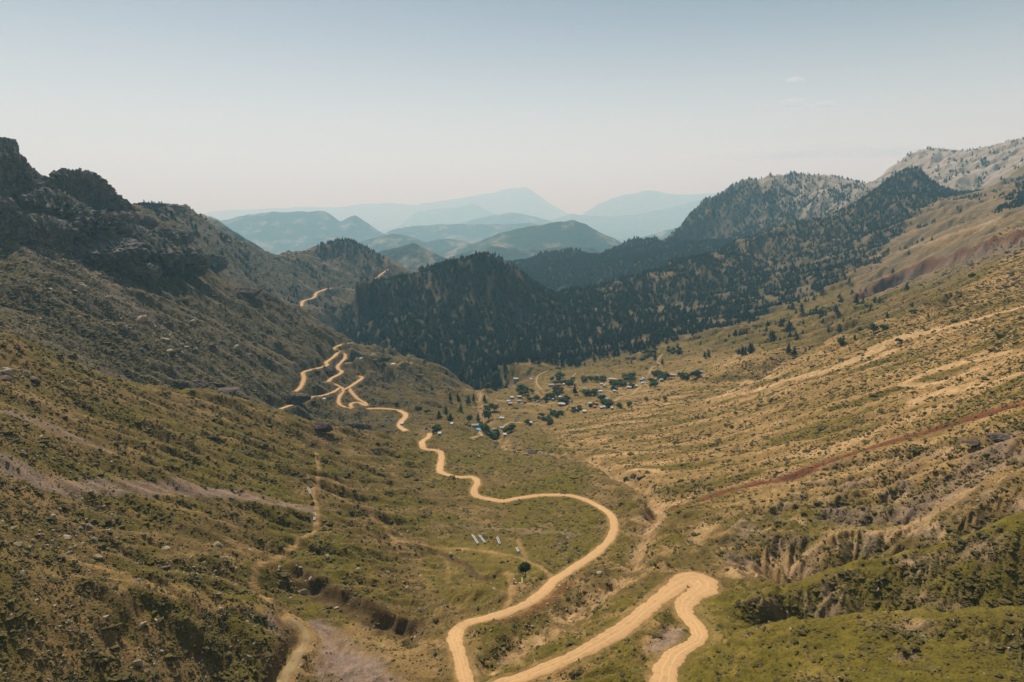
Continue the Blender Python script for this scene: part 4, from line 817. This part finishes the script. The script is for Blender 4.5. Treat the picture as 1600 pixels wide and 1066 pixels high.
def broad_meshes(seed, n=170, squat=1.0, leaf=.10, limbs=4):
    r = np.random.default_rng(seed); V, Fc = [], []
    B = [(np.array([r.normal(0, .16), r.normal(0, .16), .58 + r.normal(0, .12)]), .24 + .09 * r.random()) for _ in range(6)]
    cV, cF = ICO[1]
    for c0, q in B:
        b = len(V); V += list(c0 + cV * q * .72 * (1 + .2 * r.normal(size=(len(cV), 1)))); Fc += [[b + i for i in f] for f in cF]
    for k in range(n):
        c0, q = B[r.integers(len(B))]; d = r.normal(size=3); d /= np.linalg.norm(d); leaf_tris(r, c0 + d * q * (.8 + .3 * r.random()), d, leaf, V, Fc, 2)
    V = np.array(V) * np.array([1, 1, squat]); V[:, 2] = np.maximum(V[:, 2], .12)
    crown = mesh_from('crown', V, Fc, False); crown.materials.append(M_BROAD)
    bm = bmesh.new()
    def limb(a, b, ra, rb):
        a = Vector(a); b = Vector(b); d = b - a; q = d.to_track_quat('Z', 'Y').to_matrix().to_4x4(); g = bmesh.ops.create_cone(bm, cap_ends=True, segments=6, radius1=ra, radius2=rb, depth=d.length); bmesh.ops.transform(bm, matrix=Matrix.Translation((a + b) / 2) @ q, verts=g['verts'])
    limb((0, 0, -.03), (.01, 0, .36), .035, .026)
    for k in range(limbs): a = k * 6.28 / limbs + .4; limb((.01, 0, .33), (math.cos(a) * .2, math.sin(a) * .2, .6 * squat), .02, .008)
    trunk = bpy.data.meshes.new('trunk'); bm.to_mesh(trunk); bm.free(); trunk.materials.append(M_BARK); return crown, trunk
PINES = [pine_meshes(k, 95, .22 + .06 * (k % 3)) for k in range(6)]; BROADS = [broad_meshes(30 + k) for k in range(5)]
def joined(cr, tr):
    bm = bmesh.new(); bm.from_mesh(tr); nf = len(bm.faces); bm.from_mesh(cr); me = bpy.data.meshes.new('tree')
    for f in list(bm.faces)[nf:] if False else []: pass
    bm.faces.ensure_lookup_table()
    for k, f in enumerate(bm.faces): f.material_index = 0 if k < nf else 1
    bm.to_mesh(me); bm.free(); me.materials.append(M_BARK); me.materials.append(cr.materials[0]); return me
def tree(kind, p, h, label, group=None, wide=1.0, proto=None):
    cr, tr = proto or random.choice(PINES if kind == 'pine_tree' else BROADS)
    o = link(kind, None, label=label, category='tree', group=group); o.location = p; o.scale = (h * wide, h * wide, h); o.rotation_euler = (0, 0, random.uniform(0, 6.28))
    link('crown', cr, cr.materials[0], o); link('trunk', tr, tr.materials[0], o); return o
SING = [(704,628,14,'leftmost tall pine of the row across the scrubby spur'), (717,628,10,'slim pine right of the leftmost one on the spur'), (732,632,14,'tall double-topped pine on the spur beside the gorge'), (740,627,12,'pine at the gorge edge behind the double-topped one'),
        (757,627,11,'pine just left of the pink bare slope'), (762,643,10,'pine above the largest one on the slope below the village'), (763,655,15,'largest pine standing on the open slope below the village'), (773,643,12,'bushy pine on the bare ground left of the village track'),
        (747,660,12,'slender pine left above the white and blue roofed hut'), (732,662,10,'dark pine in the hollow left of the white and blue hut'), (720,645,11,'pine in the middle of the scrubby spur'), (697,648,14,'dark upright pine right of the rocky bank'),
        (686,655,13,'pine above the tent by the road'), (704,660,13,'narrow dark pine right above the roadside tent'), (653,645,10,'rounded pine beside the road above the tent'), (667,649,7,'low rounded tree right of the road bend'),
        (602,581,13,'lone pine below the blue tarp on the spur'), (675,612,9,'small pine high on the spur'), (620,634,6,'small tree beside the road end of the lower switchback'), (715,624,9,'small pine at the crest of the spur'),
        (772,598,13,'pine at the lower tip of the forest by the gorge'), (760,612,11,'pine below the forest tip at the gorge mouth'), (1365,521,13,'dark round tree left of a pair on the green shelf at right'), (1380,515,9,'dark round tree right of a pair on the green shelf at right'),
        (1312,542,11,'dark round tree near the lower edge of the green shelf'), (1265,547,8,'small tree right of a tiny pair on the green shelf'), (1259,548,7,'small tree left of a tiny pair on the green shelf'), (1254,525,9,'small tree at the left end of the green shelf'),
        (1386,497,10,'tree on the brown slope above the green shelf pair'), (1359,488,10,'tree at the foot of the pale gully on the right'), (1371,486,9,'tree right of the foot of the pale gully'), (1351,492,8,'tree left of the foot of the pale gully'),
        (1387,481,7,'small tree left of three along the upper right slope'), (1397,476,8,'small tree in the middle of three along the upper right slope'), (1412,474,7,'small tree right of three along the upper right slope'), (1425,481,8,'tree right of the three on the upper right slope'),
        (1424,493,7,'low tree below the upper right slope row'), (1450,497,7,'last tree at the right end of the brown slope'), (1405,534,7,'lone dark bush at the lit rim of the dry slope'), (1300,510,9,'tree on the slope edge above the green shelf'),
        (1335,533,7,'tree near the lit rim of the green shelf'), (1344,519,6,'low tree left of the green shelf pair'), (1232,518,17,'tallest tree of the dark clump left of the green shelf'), (1220,512,14,'tree at the left of the dark clump beside the green shelf'),
        (1252,495,14,'broad pine on the brown slope above the dark clump'), (1277,487,9,'pine left of the two on the mid brown slope'), (1305,495,14,'large pine on the brown slope over the green shelf'), (1284,461,12,'dark pine on the upper brown slope'),
        (1337,480,14,'dark clumped pine at the left of the pale gully'), (1416,457,13,'large dark tree under the red scarp'), (1450,425,12,'dark tree clinging to the red scarp'), (1425,402,6,'tiny tree above the left end of the red scarp'), (1395,425,8,'small tree left of the red scarp'),
        (1177,549,6,'small bush-like tree on the open ground right of the forest'), (1160,574,6,'tiny tree on the open slope right of the last houses'), (1144,549,5,'tiny tree near the forest edge over the last houses'), (1010,579,5,'tiny dark tree behind the grove of the long white roof'),
        (1010,626,6,'dark round bush left of a pair on the dry slope below the village'), (1039,625,6,'dark round bush right of a pair on the dry slope below the village'), (1187,543,6,'small tree at the right edge of the forest fringe'), (898,617,17,'pale grey-green poplar in the middle of the village')]
n_single = 0
for px, py, h, lab in SING:
    p = at_px(px, py)
    if p is None: continue
    hh = h * p.y / F * 1.15; rnd = any(w in lab for w in ('round', 'bush', 'low')); tree('broadleaf_tree' if rnd else 'pine_tree', p, hh, lab, wide=1.3 if rnd else (.8 if 'poplar' in lab else 1.15)); n_single += 1
lone = at_px(821, 903); lt = broad_meshes(71, 900, 1.0, .055, 6); lo = tree('broadleaf_tree', lone, 6.8, 'lone leafy green tree in the meadow above the road bend', proto=lt, wide=.95); lo.rotation_euler = (0, 0, .5)
# forest: the 300 largest-looking pines each a tree, the rest one mass
den = dens.copy(); sparse = zone([(400,1350),(470,2300),(620,2300),(620,1600),(560,1250),(480,1200)], 10) * sm(.12, .4, fbm(TH * 40, LR * 30, 330, 3)) * .8
sparse2 = zone([(900,1180),(1100,1300),(1290,1480),(1420,1750),(1480,1300),(1350,900),(1240,780),(1150,1000),(1000,1100)], 10) * sm(.16, .45, fbm(TH * 34, LR * 22, 331, 3)) * .5
sparse3 = mtn * sm(.0, .4, fbm(TH * 60, LR * 30, 332, 3) + .15 * fbm(TH * 200, LR * 100, 333, 2)) * .16
sparse4 = zone([(1380,1500),(1420,2600),(1700,2900),(1700,1500)], 8) * sm(.25, .45, fbm(TH * 30, LR * 24, 334, 3)) * .6
wedge = zone([(1540,1500),(1560,1900),(1800,2000),(1800,1550)], 4) * sm(-.3, .1, n3) * .9; kn2 = zone([(1335,2050),(1330,2450),(1420,2500),(1430,2250),(1400,1950)], 4) * .85
knob = zone([(1330,2350),(1340,2800),(1530,2800),(1500,2450),(1430,2300)], 4) * .9
kE = zone([(200,1300),(260,1560),(380,1900),(400,1500)], 8) * sm(.1, .4, fbm(TH * 50, LR * 40, 335, 3)) * .9
den = np.clip(np.maximum.reduce([den, sparse, sparse2, sparse3, sparse4, knob, kE, wedge, kn2]), 0, 1) * (1 - sm(.2, .5, edge))
spacing = 7.4 + 3.2 * np.clip((YV - 1200) / 2500, 0, 1)
w = np.where((YV > 700) & (YV < 4700) & (np.abs(UU) < .95), den / spacing ** 2, 0); nF = int((w * CELL).sum()); nF = min(nF, 46000)
u, v = sample(w, nF); zz = ground_z(u, v); Yp = np.exp(v); h = (10.5 + 1.2 * rng.normal(size=nF)) * (1 + .25 * rng.random(nF)) * np.where(Yp > 2600, 1.35, 1.0); h *= np.where(rng.random(nF) < .3, rng.uniform(.45, .8, nF), 1)
vis = ~hidden(u, v, zz - CAMZ + h * .5) & (np.abs(u) < .74); vis2 = ~hidden(u, v, zz - CAMZ + h) 
order = np.argsort(-(h / Yp) * vis)[:300 - n_single]; pick = np.zeros(nF, bool); pick[order] = True
def pine_label(px, Y):
    if px < 600: return 'dark pine at the left tip of the hill forest above the switchbacks', 'pines at the left tip of the hill forest'
    if px < 640: return 'dark pine on the edge of the hill forest above the switchbacks', 'pines at the forest edge above the switchbacks'
    if px < 745: return 'dark pine in the forest fringe right behind the scrubby spur', 'pines behind the scrubby spur'
    if px < 830: return 'dark pine at the bottom of the forest where the gorge opens', 'pines at the gorge mouth'
    if px < 940: return 'dark pine in the lower forest edge above the village', 'pines above the village'
    if px < 1080: return 'pine of the lower forest edge over the right part of the village', 'pines over the right part of the village'
    if px < 1200: return 'pine in the fringe that runs from the village up to the right', 'pines of the right fringe'
    return 'scattered dark pine on the brown slope right of the forest', 'scattered pines on the brown slope'
PG = {}
for k in order:
    lab, grp = pine_label(800 + u[k] * F, Yp[k]); PG.setdefault(grp, []).append(tree('pine_tree', (u[k] * Yp[k], Yp[k], zz[k] - .1), h[k], lab, grp, wide=random.uniform(.95, 1.3)))
for l_ in PG.values(): tell_apart(l_)
rest = ~pick & vis2; m = rest.sum(); c_pine = protos('pine', [joined(*p) for p in PINES])
hw = h[rest] * rng.uniform(.95, 1.4, m)
scatter('pine_forest', c_pine, np.stack([u[rest] * Yp[rest], Yp[rest], zz[rest] - .2], 1), np.stack([np.zeros(m), np.zeros(m), rng.random(m) * 6.28], 1), np.stack([hw, hw, h[rest]], 1), rng.integers(0, 6, m), label='dark pine forest covering the hills behind the village')
print('pines', nF, m)
# village groves
GR = [(877,593,18,6,11,'the large grove at the top left of the village'), (915,592,11,4,7,'the long grove left of the big barn'), (939,592,9,4,5,'the grove just left of the big barn'), (890,601,4,3,4,'the tail of the large upper grove'), (822,611,12,6,11,'the grove at the left end of the village'),
      (832,621,14,4,8,'the lower part of the left end grove'), (872,614,8,4,6,'the middle grove under the red roof'), (859,624,9,4,6,'the grove above the long track'), (883,628,6,3,4,'the small grove left of the grey hut'), (924,614,11,5,8,'the grove in the middle of the village'),
      (966,600,11,5,9,'the grove just right of the big barn'), (957,607,4,3,3,'the trees below the big barn'), (941,624,3,2,3,'the trees over the tall pale house'), (946,633,11,4,8,'the grove right of the tall pale house'), (928,637,8,3,5,'the trees around the red hut at the lower edge'),
      (968,635,3,2,3,'the small clump at the lower right corner of the village'), (983,634,2,1.5,2,'the round pair right of the lower corner clump'), (899,643,11,4,8,'the grove at the lower middle edge of the village'), (862,649,18,6,15,'the big grove at the lower left of the village'),
      (855,662,8,4,6,'the lower tip of the big lower grove'), (825,664,3,3,3,'the clump left of the big lower grove'), (796,674,5,3,4,'the clump beside the red and pale hut'), (771,677,8,4,6,'the trees right of the white and blue hut'), (759,673,5,4,5,'the dense clump nearest the white and blue hut'),
      (680,674,8,3,6,'the bushes beside the roadside tent'), (986,590,10,4,7,'the grove left of the long white roof'), (1026,586,8,4,6,'the grove behind the pale huts at right'), (1038,592,7,4,6,'the grove touching the red-walled house'), (1021,599,6,3,4,'the trees around the blue-white hut'),
      (1069,590,9,3,7,'the grove right of the red-walled house'), (1087,588,4,3,4,'the last clump at the right end of the village'), (985,603,5,3,4,'the low trees by the long white shed'), (1017,556,8,5,6,'the upper grove at the forest edge'), (1050,550,14,4,9,'the long grove under the forest at right'), (1003,560,4,2,4,'the hedge left of the upper grove')]
for cx, cy, sx, sy, n, lab in GR:
    lst = []
    for k in range(n):
        a = random.uniform(0, 6.28); q = math.sqrt(random.random()); p = at_px(cx + sx * q * math.cos(a), cy + 2 + sy * q * math.sin(a))
        if p is not None: lst.append(tree('broadleaf_tree', p, random.uniform(6.0, 9.5) * (.7 if 'bush' in lab or 'hedge' in lab or 'low' in lab else 1), 'leafy tree in ' + lab, 'trees of ' + lab, wide=random.uniform(1.15, 1.5)))
    tell_apart(lst)
# ------------------------------------------------------------------ houses
def box_v(x0, x1, y0, y1, z0, z1):
    return [(x0,y0,z0),(x1,y0,z0),(x1,y1,z0),(x0,y1,z0),(x0,y0,z1),(x1,y0,z1),(x1,y1,z1),(x0,y1,z1)], [[0,3,2,1],[4,5,6,7],[0,1,5,4],[1,2,6,5],[2,3,7,6],[3,0,4,7]]
def boxes(name, L, mat, parent, **k):
    V, Fc = [], []
    for b in L: v_, f_ = box_v(*b); Fc += [[i + len(V) for i in q] for q in f_]; V += v_
    return link(name, mesh_from(name, V, Fc), mat, parent, **k)
PAL = {'white': (.31,.31,.30), 'grey': (.32,.34,.35), 'red': (.26,.055,.035), 'beige': (.45,.36,.26), 'blue': (.04,.26,.42), 'bluegrey': (.28,.38,.45), 'pink': (.45,.33,.28), 'stone': (.26,.21,.16), 'plaster': (.50,.46,.40), 'wood': (.12,.08,.05), 'dark': (.03,.03,.03)}
MH = {k: simple('painted_' + k, v, .7, .14, 1.2, .25) for k, v in PAL.items()}
def house(px, py, wpx, roof, wall, kind, label, rot=None, depth=None, category='house'):
    p = at_px(px, py)
    if p is None: return
    w = wpx * .82 * p.y / F; d = depth or min(max(w * .55, 3.4), 7); h = 2.6 if kind != 'tall' else 4.6; rot = random.uniform(-.35, .35) if rot is None else rot
    nm = 'tent' if kind == 'tent' else ('shed' if kind in ('shed', 'canopy') else 'house'); o = link(nm, None, label=label, category=category if nm == 'house' else nm)
    zs = [z_at(p.x + a * w / 2 * math.cos(rot) - b * d / 2 * math.sin(rot), p.y + a * w / 2 * math.sin(rot) + b * d / 2 * math.cos(rot)) for a in (-1, 1) for b in (-1, 1)]
    o.location = (p.x, p.y, max(zs) - .15); o.rotation_euler = (0, 0, rot); base = -(max(zs) - min(zs)) - .3; x, y = w / 2, d / 2
    if kind == 'tent':
        V = [(-x,-y,base),(x,-y,base),(x,y,base),(-x,y,base),(-x*.8,-y*.75,1.3),(x*.8,-y*.75,1.3),(x*.8,y*.75,1.3),(-x*.8,y*.75,1.3),(-x*.35,0,2.9),(x*.35,0,2.7)]
        Fq = [[0,1,5,4],[2,3,7,6],[1,2,6,5],[3,0,4,7],[4,5,9,8],[6,7,8,9],[5,6,9,9],[7,4,8,8]]; bm = bmesh.new(); vs_ = [bm.verts.new(v) for v in V]
        for q in Fq: bm.faces.new([vs_[i] for i in dict.fromkeys(q)])
        me = bpy.data.meshes.new('canvas'); bm.to_mesh(me); bm.free(); link('canvas', me, MH[roof], o); boxes('door_flap', [(-.45,.45,-y-.03,-y+.12,-.1,1.25)], MH['dark'], o)
        boxes('tent_pole', [(-x*.35-.04,-x*.35+.04,-.04,.04,2.85,3.1)], MH['wood'], o); return o
    th = .12; ov = .35
    if kind == 'shed' or kind == 'canopy':
        if kind == 'shed':
            bm = bmesh.new(); V = [(-x,-y,base),(x,-y,base),(x,y,base),(-x,y,base),(-x,-y,2.1),(x,-y,2.1),(x,y,2.7),(-x,y,2.7)]; vs_ = [bm.verts.new(v) for v in V]
            for q in [[0,3,2,1],[4,5,6,7],[0,1,5,4],[1,2,6,5],[2,3,7,6],[3,0,4,7]]: bm.faces.new([vs_[i] for i in q])
            me = bpy.data.meshes.new('wall'); bm.to_mesh(me); bm.free(); link('wall', me, MH[wall], o); boxes('door', [(-x*.3-.45,-x*.3+.45,-y-.05,-y+.05,-.1,1.8)], MH['wood'], o)
        else:
            for sx in (-1, 1):
                for sy in (-1, 1): boxes('post', [(sx*x-.08,sx*x+.08,sy*y-.08,sy*y+.08,base,2.1 if sy < 0 else 2.6)], MH['wood'], o)
        sl = .6 / d; V = []
        for (a, b) in ((-x-ov,-y-ov),(x+ov,-y-ov),(x+ov,y+ov),(-x-ov,y+ov)): V.append((a, b, 2.13 + (b + y) * sl))
        V += [(a, b, c + th) for a, b, c in V]; link('roof', mesh_from('roof', V, [[0,3,2,1],[4,5,6,7],[0,1,5,4],[1,2,6,5],[2,3,7,6],[3,0,4,7]]), MH[roof], o); return o
    rise = d * .26; bm = bmesh.new(); V = [(-x,-y,base),(x,-y,base),(x,y,base),(-x,y,base),(-x,-y,h),(x,-y,h),(x,y,h),(-x,y,h),(-x,0,h+rise),(x,0,h+rise)]; vs_ = [bm.verts.new(v) for v in V]
    for q in [[0,3,2,1],[0,1,5,4],[2,3,7,6],[1,2,6,9,5],[3,0,4,8,7],[4,5,9,8],[6,7,8,9]]: bm.faces.new([vs_[i] for i in q])
    me = bpy.data.meshes.new('wall'); bm.to_mesh(me); bm.free(); link('wall', me, MH[wall], o); s = rise / y
    V = []; 
    for b, zc in ((-y - ov, h - ov * s), (0, h + rise), (y + ov, h - ov * s)):
        for a in (-x - ov, x + ov): V += [(a, b, zc + .02), (a, b, zc + .02 + th)]
    Fq = [[0,2,6,4],[1,5,7,3],[4,6,10,8],[5,9,11,7],[0,1,3,2],[8,10,11,9],[0,4,5,1],[4,8,9,5],[2,3,7,6],[6,7,11,10]]; link('roof', mesh_from('roof', V, Fq), MH[roof], o)
    boxes('door', [(-.5,.5,-y-.06,-y+.05,-.1,1.95)], MH['wood'], o)
    for q in ((-.62,) if w < 7 else (-.62, .62)) + ((.5,) if w < 7 else ()): boxes('window', [(q*x-.45,q*x+.45,-y-.05,-y+.05,.9,1.8)], MH['dark'], o)
    if kind == 'tall':
        for q in (-.5, .5): boxes('window', [(q*x-.4,q*x+.4,-y-.05,-y+.05,2.9,3.8)], MH['dark'], o)
    return o
HS = [(806,593,9,'white','stone','shed','white-roofed shed nearest the gorge on the upper left of the village'), (822,595,4,'white','stone','shed','tiny pale shed alone on the open ground above the left grove'), (861,604,10,'white','stone','gable','long white roof below the large upper grove'),
      (873,604,10,'red','stone','gable','long red roof touching the long white one'), (881,603,4,'white','stone','shed','small white shed at the right end of the red roof'), (823,607,4,'white','plaster','shed','white shed hidden in the left end grove'),
      (800,623,6,'grey','stone','shed','grey shed at the left end above the track'), (812,622,8,'pink','stone','gable','pinkish roof above the left track'), (794,629,6,'white','stone','shed','white shed at the very left of the track'), (811,629,8,'white','plaster','gable','large white house at the left track'),
      (820,630,6,'red','stone','gable','red hut joined to the large white house'), (797,634,7,'white','wood','gable','white roof with a dark front below the left track'), (842,627,10,'white','plaster','tent','big white tent under the trees above the track'), (893,629,6,'grey','plaster','tent','grey-white tent at the right end of the small grove'),
      (878,634,13,'white','stone','shed','long white roof beside the track in the middle of the village'), (866,644,5,'white','stone','shed','pale shed on top of the big lower grove'), (842,653,6,'red','plaster','gable','red roofed hut in the big lower grove'), (806,659,9,'white','white','tent','bright white tent on the slope left of the big lower grove'),
      (784,657,8,'white','plaster','shed','white shed left of the bright white tent'), (785,669,5,'white','plaster','tent','small white tent at the bend of the lower track'), (789,680,6,'white','plaster','shed','white hut at the lowest edge below the trees'), (829,665,5,'grey','stone','shed','grey hut beside the clump left of the lower grove'),
      (913,610,5,'white','dark','gable','small white house with a dark front in the middle grove'), (956,594,12,'beige','beige','gable','large beige barn at the upper middle of the village'), (940,602,4,'white','stone','shed','small white shed below the big barn'), (931,615,6,'white','stone','shed','white shed under the middle grove'),
      (938,614,7,'bluegrey','plaster','shed','blue-grey roof beside the middle grove'), (955,606,4,'white','plaster','gable','little white house left of the grey tent below the barn'), (964,609,6,'grey','plaster','tent','grey tent right below the big barn'), (960,613,5,'white','stone','shed','white shed just under the grey tent'),
      (921,636,6,'plaster','plaster','tall','tall pale narrow house at the lower edge of the village'), (929,640,6,'red','red','shed','bright red hut at the lower edge of the village'), (949,638,9,'grey','plaster','gable','grey house at the lower right of the village'), (944,640,5,'white','beige','shed','pale shed left of the grey lower right house'),
      (956,641,4,'white','stone','shed','tiny white shed right of the grey lower right house'), (971,638,4,'bluegrey','plaster','tent','blue-grey tent at the lower right corner of the village'), (947,627,6,'bluegrey','stone','gable','blue-grey roof over the lower right grove'), (913,647,6,'pink','plaster','shed','pinkish hut on the grass at the lower middle edge'),
      (896,642,4,'white','stone','shed','left white shed of two inside the lower middle grove'), (901,643,4,'white','stone','shed','right white shed of two inside the lower middle grove'), (939,641,4,'grey','stone','shed','grey shed right of the bright red hut'), (875,623,5,'grey','stone','shed','grey shed in the grove above the track'), (864,626,4,'white','stone','shed','small white shed in the grove above the track'),
      (1052,587,12,'white','red','gable','long white roof at the right end of the village'), (1049,593,6,'red','red','shed','red-walled house in front of the long white roof'), (1095,585,6,'white','stone','gable','white house at the far right end of the village'), (1093,590,5,'grey','stone','shed','grey shed below the far right white house'),
      (1002,594,6,'grey','stone','gable','grey roof right of the grove left of the long white roof'), (1005,592,5,'white','stone','shed','white shed behind that grey roof at right of centre'), (983,607,8,'white','stone','shed','long white shed at the lower middle right'), (994,605,4,'white','stone','shed','little white shed right of the long white shed'),
      (1004,601,5,'bluegrey','plaster','shed','blue-grey hut among the low trees at right of centre'), (1027,600,5,'white','blue','tent','blue and white tent below the pale huts at right'), (1026,592,5,'white','stone','shed','white shed inside the right grove'), (1033,597,6,'beige','plaster','gable','beige house inside the right grove'), (1017,603,7,'grey','stone','shed','flat grey roof at the edge of the dry slope'),
      (978,600,5,'beige','stone','shed','beige shed in the grove right of the big barn'), (666,673,9,'white','white','tent','white tent standing at the end of the visible road'), (687,681,6,'white','stone','shed','white shed right of the roadside tent bushes'), (742,671,13,'white','plaster','gable','largest white roof, beside the blue awning below the village'),
      (773,672,7,'pink','red','gable','pale roof with red walls among the lower trees'), (784,671,6,'white','dark','shed','white shed with a dark side right of the red-walled hut'), (706,664,4,'grey','stone','shed','tiny grey shed on the slope between the road and the hut'), (565,565,6,'white','red','shed','pale hut at the end of the red track on the spur'),
      (614,573,6,'beige','stone','shed','pale shed on the spur right of the blue tarp'), (603,660,4,'bluegrey','bluegrey','tent','pale blue tent left of the pair under the road bend'), (611,662,5,'blue','blue','tent','bright blue tent right of the pair under the road bend'), (628,664,5,'white','plaster','shed','white shed in the inner curve of the upper road bend'),
      (507,627,4,'white','white','shed','white box below the lower switchback'), (1005,560,5,'white','plaster','shed','white shed in the hedge at the upper forest edge'), (830,595,3,'white','stone','shed','speck-sized white shed above the upper track')]
for k, a in enumerate(HS): house(*a)
house(748, 674, 8, 'blue', 'blue', 'canopy', 'bright blue awning beside the largest white roof below the village'); house(578, 564, 7, 'blue', 'blue', 'canopy', 'blue tarp roof at the end of the red track')
# ------------------------------------------------------------------ troughs, ruin
M_WHITE = simple('weathered_white_concrete', (.62, .60, .55), .8, .1)
for (ax, ay, bx, by, lab) in ((738,837,747,852,'longest white trough, left of the parallel pair in the meadow'), (749,837,758,851,'long white trough, right of the parallel pair in the meadow'), (777,844,781,852,'short white trough right of the long pair'),
                              (807,858,810,864,'small white trough nearest the lone tree'), (481,764,485,771,'white trough beside the top fork of the left track'), (492,806,491,813,'white trough beside the left track below the fork')):
    a, b = at_px(ax, ay), at_px(bx, by); d = b - a; L = math.hypot(d.x, d.y); o = link('water_trough', None, label=lab, category='trough', group='white water troughs in the meadow')
    o.location = (a + b) / 2 + Vector((0, 0, .1)); o.rotation_euler = (0, -math.atan2(d.z, L), math.atan2(d.y, d.x)); x = L / 2
    boxes('basin', [(-x,x,-.42,-.30,.25,.75),(-x,x,.30,.42,.25,.75),(-x,-x+.12,-.299,.299,.25,.75),(x-.12,x,-.299,.299,.25,.75),(-x+.121,x-.121,-.299,.299,.25,.36)], M_WHITE, o)
    for q in np.linspace(-x * .85, x * .85, max(2, int(L / 2.5))): boxes('foot', [(q-.15,q+.15,-.35,.35,-.6,.249)], M_WHITE, o)
    boxes('water', [(-x+.122,x-.122,-.298,.298,.58,.6)], simple('still_water', (.10, .13, .14), .1, .05, 1, .5) if 'still_water' not in bpy.data.materials else bpy.data.materials['still_water'], o)
M_PALE = simple('pale_stone', (.50, .42, .29), .9, .2)
p = at_px(804, 910); o = link('stone_fountain', None, label='pale broken stone fountain left of the lone tree', category='fountain'); o.location = p
boxes('pillar', [(-.55,.05,.7,1.3,-.5,2.3)], M_PALE, o); boxes('pillar', [(.15,.75,-.9,-.35,-.5,1.7)], M_PALE, o); boxes('basin', [(-.5,.7,-.349,.699,-.5,.45)], MH['dark'], o)
p = at_px(816, 911); o = link('low_wall', None, label='low pale wall corner just left of the lone tree shadow', category='wall'); o.location = p; boxes('wall_side', [(-.2,.1,-.5,3.2,-.5,.5)], M_PALE, o); boxes('wall_front', [(-1.6,.1,-.9,-.501,-.5,.4)], M_PALE, o)
# ------------------------------------------------------------------ clouds
def cloud_mat(name, dens):
    t = NT(name); pv = t.n('VolumePrincipled'); pv.inputs['Color'].default_value = (1, 1, 1, 1); pv.inputs['Absorption Color'].default_value = (1, 1, 1, 1); pv.inputs['Density'].default_value = dens; pv.inputs['Anisotropy'].default_value = .56; t.l(pv.outputs[0], t.out.inputs['Volume']); return t.m
MC = cloud_mat('cloud_vapour', .0030); MC2 = cloud_mat('thin_cloud_vapour', .0003)
def cloud(px, py, w, h, D, label, seed, mat=None):
    mat = mat or cloud_mat('cloud_vapour', 1.0 / (w * D / F * .6))
    V, Fc = ICO[5]; V = V.copy(); r = 1 + .62 * n3d(V * 1.7, seed, 5); V = V * r[:, None]; V[:, 2] += .35 * fbm(V[:, 0] * 2.2 + seed, V[:, 1] * 1.5, seed + 1, 3); V[:, 2] = np.where(V[:, 2] < -.3, -.3 + (V[:, 2] + .3) * .25, V[:, 2])
    u_, g_ = pix(px, py); W = w * D / F * .5; H = h * D / F * .5; V = V * np.array([W, W * .55, H * 1.25]); o = link('cloud', mesh_from('cloud', V, Fc, True), mat, label=label, category='cloud'); o.location = (u_ * D, D, g_ * D + CAMZ)
cloud(1242, 126, 28, 8, 17500, 'small white cloud above the other two', 11); cloud(1236, 164, 44, 14, 17500, 'largest white cloud, lower left of the group', 12); cloud(1292, 165, 46, 11, 17500, 'flat white cloud right of the largest one', 15); cloud(1192, 165, 12, 4, 17500, 'faint scrap of cloud left of the largest one', 14)
for k, a in enumerate(((1180,244,200,14), (1330,240,260,12), (1460,238,180,12), (1100,246,110,8))): cloud(*a, 38000, ('long thin cloud low over the right mountains, ' + ('left of centre', 'middle and longest', 'rightmost, over the far summit', 'leftmost and faintest')[k]), 30 + k, MC2)
